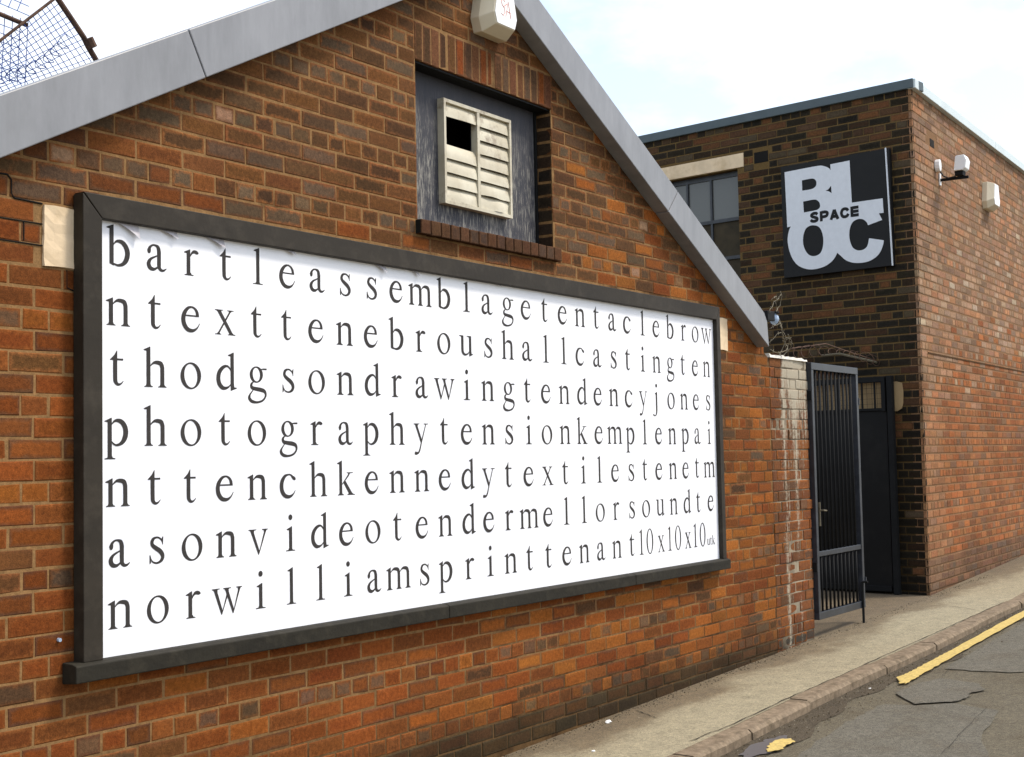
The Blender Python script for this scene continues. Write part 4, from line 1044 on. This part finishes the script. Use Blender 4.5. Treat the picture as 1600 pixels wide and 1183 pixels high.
HOLES = [[(1.149, 1.698), (1.045, 1.7), (1.008, 1.688), (0.99, 1.661), (0.992, 1.627), (1.011, 1.607), (1.049, 1.595), (1.149, 1.594)], [(1.143, 1.485), (1.023, 1.488), (0.983, 1.472), (0.961, 1.442), (0.959, 1.408), (0.977, 1.388), (1.012, 1.379), (1.139, 1.375)], [(0.894, 1.557), (0.862, 1.568), (0.831, 1.599), (0.828, 1.522), (0.858, 1.545)], [(1.159, 1.091), (1.15, 1.158), (1.123, 1.211), (1.084, 1.233), (1.04, 1.235), (0.988, 1.218), (0.953, 1.173), (0.936, 1.104), (0.937, 1.038), (0.953, 0.979), (0.983, 0.943), (1.036, 0.929), (1.088, 0.942), (1.127, 0.98), (1.152, 1.036)]]
def smooth_poly(P):
    """round the short-segment (curved) runs, keep the corners of the straight ones"""
    n = len(P); out = []
    for i in range(n):
        p0, p1, p2, p3 = [Vector((*P[(i+k) % n], 0)) for k in (-1, 0, 1, 2)]
        def ang(a_, b_, c_): return (b_-a_).angle(c_-b_) if (b_-a_).length > 0 and (c_-b_).length > 0 else 0
        out.append((p1.x, p1.y))
        t1 = (p2-p0)*.5 if ang(p0, p1, p2) < .85 and (p1-p0).length < .13 else (p2-p1)
        t2 = (p3-p1)*.5 if ang(p1, p2, p3) < .85 and (p3-p2).length < .13 else (p2-p1)
        if (p2-p1).length < .13:
            for f_ in (.25, .5, .75):
                h = p1*(2*f_**3-3*f_**2+1) + t1*(f_**3-2*f_**2+f_) + p2*(-2*f_**3+3*f_**2) + t2*(f_**3-f_**2)
                out.append((h.x, h.y))
    return out
def curve_fill(loops, F, off, name, mat, parent, ext=.0015):
    cu = bpy.data.curves.new(name, 'CURVE'); cu.dimensions = '2D'; cu.fill_mode = 'BOTH'; cu.extrude = ext
    for lp in loops:
        sp = cu.splines.new('POLY'); sp.points.add(len(lp)-1)
        for p, q in zip(sp.points, lp): p.co = (-q[0], q[1], 0, 1)
        sp.use_cyclic_u = True
    tmp = bpy.data.objects.new(name, cu); me = bpy.data.meshes.new_from_object(tmp); bpy.data.objects.remove(tmp)
    mb = MB(); mb._push([P2(F, -v_.co.x, v_.co.y, off+v_.co.z) for v_ in me.vertices], [tuple(p.vertices) for p in me.polygons])
    bpy.data.meshes.remove(me)
    return mk(name, mb, mat, parent)
curve_fill([smooth_poly(OUT)] + [smooth_poly(h) for h in HOLES], FSD, .0595, 'logo_letters', M['sign_white'], sgn)
# SPACE: heavy grotesque capitals, s decreases to the right
def sp_strip(mb, pts, w, off):
    v = []
    for i, p in enumerate(pts):
        a_, b_ = pts[max(i-1, 0)], pts[min(i+1, len(pts)-1)]; d = Vector((b_[0]-a_[0], b_[1]-a_[1])).normalized(); n_ = Vector((-d.y, d.x))*w/2
        v += [P2(FSD, p[0]+n_.x, p[1]+n_.y, off), P2(FSD, p[0]-n_.x, p[1]-n_.y, off)]
    mb._push(v, [(2*i, 2*i+2, 2*i+3, 2*i+1) for i in range(len(pts)-1)])
mb = MB(); hz, w = .100, .030; x = 1.072; z0 = 1.262
def loc(pts, x, wd): return [(x-a_*wd, z0+b_*hz) for a_, b_ in pts]
lw = .094; gap = .0155
def sp(pts, i, off, smooth=True, wd=lw):
    q = [(a_, b_, 0) for a_, b_ in pts]; q = [(p[0], p[1]) for p in cr_spline(q, 6)] if smooth else pts
    sp_strip(mb, loc(q, x-i*(lw+gap), wd), w, off)
O_ = .0625
sp([(.88, .74), (.72, .87), (.48, .89), (.25, .82), (.18, .70), (.30, .58), (.55, .49), (.80, .38), (.84, .24), (.68, .13), (.45, .11), (.22, .16), (.10, .30)], 0, O_)
sp([(.15, 0), (.15, 1)], 1, O_, False); sp([(.2, .87), (.62, .87), (.84, .78), (.86, .62), (.76, .48), (.55, .43), (.2, .43)], 1, O_+.0004)
sp([(.10, 0), (.5, .96)], 2, O_, False); sp([(.5, .96), (.90, 0)], 2, O_+.0004, False); sp([(.28, .30), (.72, .30)], 2, O_+.0008, False)
sp([(.90, .66), (.78, .82), (.52, .89), (.26, .80), (.14, .50), (.26, .20), (.52, .11), (.78, .18), (.92, .36)], 3, O_)
sp([(.16, 0), (.16, 1)], 4, O_, False)
for zz in (.13, .5, .87): sp([(.16, zz), (.92, zz)], 4, O_+.0004, False)
mk('small_letters', mb, M['sign_black'], sgn)
mb = MB(); slab(FSD, .246, .256, .752, 1.868, .057, .067, mb); mb2 = MB(); mb2.prism([P2(FSD, .2525, 1.872, .058), P2(FSD, .2405, 1.872, .058), P2(FSD, .2125, .745, .058), P2(FSD, .2245, .745, .058)], SNO*.012)
mk('edge_trim', mb2, M['sign_white'], sgn)

# ------------------------------------------------------------------ floodlight and second alarm on the street front
fl = thing('security_light', 'white floodlight on a black arm with a looped cable, high on the street front', 'light', P2(FFR, .89, 1.6, .1))
mb = MB(); slab(FFR, .865, .915, 1.625, 1.745, .0, .012, mb); bvl(mk('wall_plate', mb, M['white_plastic'], fl), .002)
mb = MB(); mb.fbox(P2(FFR, .878, 1.665, .012), FNO*.27, FD*.026, (0, 0, .026)); bvl(mk('arm', mb, M['black_metal'], fl), .002)
q0 = P2(FFR, .88, 1.70, .21)
mb = MB()
A_, B_, C_ = FNO, FD, Vector((0, 0, 1))
def pt(a_, b_, c_): return q0 + A_*a_ + B_*b_ + C_*c_
prof = [(-.050, .040), (.035, .040), (.062, .060), (.075, .135), (.055, .190), (-.030, .185)]
mb.prism([pt(a_, -.07, c_) for a_, c_ in prof], B_*.16); bvl(mk('lamp_housing', mb, M['white_plastic'], fl), .006)
mb = MB(); mb.prism([pt(a_, -.045, c_) for a_, c_ in ((-.045, .0), (.030, -.004), (.036, .039), (-.050, .039))], B_*.11); bvl(mk('lamp_base', mb, M['black_metal'], fl), .003)
mb = MB(); ce = P2(FFR, .76, 1.80, 0.); n = 12
mb.prism([ce + FD*(.045*cos(2*pi*k/n)) + C_*(.062*sin(2*pi*k/n)) for k in range(n)], FNO*.05); bvl(mk('junction_box', mb, M['white_plastic'], fl), .006)
mb = MB(); pts = [P2(FFR, .79, 1.76, .03), P2(FFR, .81, 1.70, .06), P2(FFR, .84, 1.68, .10), P2(FFR, .86, 1.69, .15), P2(FFR, .87, 1.71, .20)]
mb.tube(pts, .007, 6); mk('cable', mb, M['rubber'], fl, smooth=True)
alarm(C2, FD, FNO, 2.80, 1.80, .36, .30, .12, 'small cream alarm box on the street front of the flat-roofed building', False)

# ------------------------------------------------------------------ lamp, wires and conduit over the pier
lamp = thing('wall_lamp', 'small round pale blue lamp on a black bracket at the end of the verge board', 'lamp', (5.9, .02, -.05))
mb = MB(); mb.box(5.775, 5.90, .0, .05, -.035, .035); bvl(mk('bracket', mb, M['black_metal'], lamp), .004)
mb = MB(); vs, fs = [], []
for i in range(7):
    for j in range(12): vs.append((5.955+.036*sin(pi*(i+.5)/7)*cos(2*pi*j/12), .03+.036*sin(pi*(i+.5)/7)*sin(2*pi*j/12), -.012-.045*cos(pi*(i+.5)/7)))
fs = [(i*12+j, i*12+(j+1) % 12, (i+1)*12+(j+1) % 12, (i+1)*12+j) for i in range(6) for j in range(12)] + [tuple(range(12))[::-1], tuple(range(72, 84))]
mb._push(vs, fs); mk('globe', mb, M['globe'], lamp, smooth=True)
mb = MB(); mb.tube([(5.955, .03, .028), (5.955, .03, .04)], .038, 12); mk('cap', mb, M['black_metal'], lamp)
def wire_path(pts, jit=.012, sub=5):
    q = cr_spline([tuple(p) for p in pts], sub); return [Vector(p)+Vector([random.uniform(-jit, jit) for _ in range(3)])*.3 for p in q]
bw = thing('barbed_wire', 'tangle of rusty barbed wire rising from the top of the gate pier', 'barbed wire', (6.0, .05, -.29))
paths = [
 [(5.80, -.02, .11), (5.86, -.03, .14), (5.93, 0, .10), (5.97, .02, .04)], [(6.02, 0, .20), (6.04, .01, .12), (6.0, .02, .06), (5.94, .0, .02)],
 [(5.79, 0, -.10), (5.88, -.04, -.06), (5.98, -.02, -.09), (6.04, .02, -.03), (6.03, .04, .02)], [(5.78, .02, -.22), (5.86, -.03, -.14), (5.93, -.04, -.12), (6.05, 0, -.15), (6.12, .02, -.18), (6.15, .03, -.21)],
 [(5.80, 0, -.25), (5.9, -.02, -.27), (6.0, -.04, -.24), (6.03, -.03, -.20)], [(6.0, .02, -.29), (6.03, 0, -.22), (6.02, -.03, -.16), (5.98, -.02, -.10), (6.02, .02, -.02)],
 [(6.06, .03, -.30), (6.13, .02, -.25), (6.14, .0, -.19), (6.10, -.02, -.12)], [(5.95, -.02, -.30), (6.01, .02, -.26), (6.1, .04, -.28), (6.16, .0, -.22), (6.12, -.03, -.16), (6.03, -.02, -.15)],
 [(5.86, 0, .07), (5.8, 0, .03), (5.84, .02, -.02)], [(6.02, 0, .17), (5.96, 0, .13), (5.90, .0, .11), (5.84, 0, .05)],
]
for p in paths:
    mb = MB(); w_ = wire_path(p); mb.tube(w_, .0026, 5)
    for k in range(2, len(w_)-1, 4):
        c_ = w_[k]; d = Vector([random.uniform(-1, 1) for _ in range(3)]).normalized()*.018; mb.tube([c_-d, c_+d], .002, 4)
    mk('wire_strand', mb, M['galv'], bw, smooth=True)
# coil of razor wire sagging from the pier to the side wall above the gate
rz = thing('razor_wire', 'dark sagging coil of razor wire strung above the bar gate', 'razor wire', (7.4, .2, -.25))
e0 = Vector((6.42, .10, -.25)); e1 = P2(FSD, .42, -.16, .03)
mb = MB(); pts = []
for k in range(240):
    f_ = k/239; c_ = e0.lerp(e1, f_) + Vector((0, 0, .06*sin(pi*f_)+.01)); a_ = f_*2*pi*12
    ax = (e1-e0).normalized(); u_ = ax.orthogonal().normalized(); w_ = ax.cross(u_); R_ = .035+.022*sin(f_*9)
    pts.append(c_ + (u_*cos(a_)+w_*sin(a_)*.8)*R_)
mb.tube(pts, .0026, 4); mk('coil', mb, M['rust'], rz)
for dz in (.05,):
    mb = MB(); mb.tube([e0+Vector((0, 0, dz)), e0.lerp(e1, .35)+Vector((0, 0, dz+.07)), e0.lerp(e1, .7)+Vector((0, .05, dz+.03)), e1+Vector((0, 0, dz*.3))], .005, 5); mk('support_wire', mb, M['rust'], rz)
cp = MB(); cp.tube([P2(FSD, 1.0, -.055, .05), P2(FSD, .80, -.05, .06), P2(FSD, .42, -.155, .05)], .012, 6)
tag(mk('conduit', cp, M['galv']), 'thin grey metal conduit slanting across the dark side wall above the gates', 'conduit')

# ------------------------------------------------------------------ rusty mesh cage on the roof, top left
cage = thing('mesh_cage', 'rusty framed cage of blue wire mesh leaning above the roof verge', 'mesh cage', (1.0, 2.0, 1.2))
YC = 2.0
A_, B_, C_, D_ = [Vector((x, YC, z)) for x, z in ((1.165, 1.496), (1.475, 1.19), (.60, .78), (.595, .978))]
A_ = Vector((1.155, YC, 1.500)); D_ = Vector((.55, YC, .94)); B_ = Vector((1.470, YC, 1.185)); C_ = Vector((.66, YC, .79))
mb = MB(); mb.tube([A_+Vector((-.02, 0, .04)), Vector((1.34, YC, 1.335)), Vector((1.37, YC, 1.29)), B_+Vector((.04, 0, -.06))], .016, 8); mb.tube([(1.355, YC-.02, 1.33), (1.385, YC-.02, 1.285)], .026, 8); mk('rod', mb, M['rust'], cage)
mb = MB(); mb.tube([A_+Vector((.03, 0, .03)), D_], .0085, 8); mk('rod', mb, M['rust'], cage)
mb = MB(); mb.tube([(.60, YC+.03, 1.365), (1.00, YC+.03, 1.322)], .013, 8); mk('rod', mb, M['rust'], cage)
mb = MB()
def bil(u, v_): return (A_*(1-u)+B_*u)*(1-v_) + (D_*(1-u)+C_*u)*v_
for i in range(1, 13):
    mb.tube([bil(i/12.5, k/6)+Vector((0, .004*sin(k*2+i), .004*sin(i*1.7+k))) for k in range(7)], .0022, 4)
for i in range(1, 22):
    mb.tube([bil(k/6, i/21.5)+Vector((.003*sin(i+k*2), .004*sin(k*2+i), 0)) for k in range(7)], .0022, 4)
mk('wire_mesh', mb, M['wire'], cage)
mb = MB(); pts = []
for k in range(110):
    f_ = k/109; a_ = f_*2*pi*9; pts.append(bil(.45+.16*sin(f_*3), .12+.72*f_) + Vector((cos(a_)*.035, -.03+.02*sin(a_*2), sin(a_)*.028)))
mb.tube(pts, .0024, 4); mk('wire_coil', mb, M['wire'], cage)
mb = MB()
for i in range(9):
    x = .62+i*.047; mb.tube([(x, YC+.04, 1.00), (x+.02, YC+.04, 1.355)], .0022, 4)
for i in range(8):
    z = 1.02+i*.045; mb.tube([(.58, YC+.04, z+.02), (.98, YC+.04, z-.01)], .0022, 4)
for i in range(7):
    x = .62+i*.055; mb.tube([(x, YC+.04, 1.39), (x+.07, YC+.04, 1.56)], .0022, 4)
for i in range(4):
    z = 1.41+i*.05; mb.tube([(.58, YC+.04, z+.02), (1.02, YC+.04, z-.03)], .0022, 4)
mk('wire_mesh', mb, M['wire'], cage)
mb = MB(); mb.tube([(1.50, YC, .7), (1.50, YC, 1.14)], .014, 6); mk('bracing_rod', mb, M['rust'], cage)

# ------------------------------------------------------------------ small things
mb = MB(); n = 10; mb.prism([(-.349+.007*cos(2*pi*k/n), -.012, -1.600+.007*sin(2*pi*k/n)) for k in range(n)], (0, .014, 0))
tag(mk('wall_plug', mb, M['globe']), 'tiny pale blue plug in the brick beside the lower left corner of the hoarding', 'wall plug')
for (x, y, s_, lb) in ((3.241, -.085, .018, 'crumpled white litter scrap on the pavement against the wall base'), (2.62, -.36, .010, 'tiny white litter fleck near the bottom edge of the picture'), (5.05, -.93, .010, 'white fleck lying in the gutter beside the kerb')):
    bm = bmesh.new(); bmesh.ops.create_icosphere(bm, subdivisions=2, radius=s_)
    for v_ in bm.verts: v_.co = Vector((v_.co.x*1.3, v_.co.y*.8, v_.co.z*.5))*random.uniform(.7, 1.2)
    mb = MB(); bm.verts.index_update(); base = Vector((x, y, gz(x)+s_*.35-(KH if y < -.87 else 0)))
    mb._push([v_.co+base for v_ in bm.verts], [tuple(v_.index for v_ in f_.verts) for f_ in bm.faces]); bm.free()
    tag(mk('litter', mb, M['litter']), lb, 'litter')

for o in SC.objects:
    if '_w' in o: del o['_w']
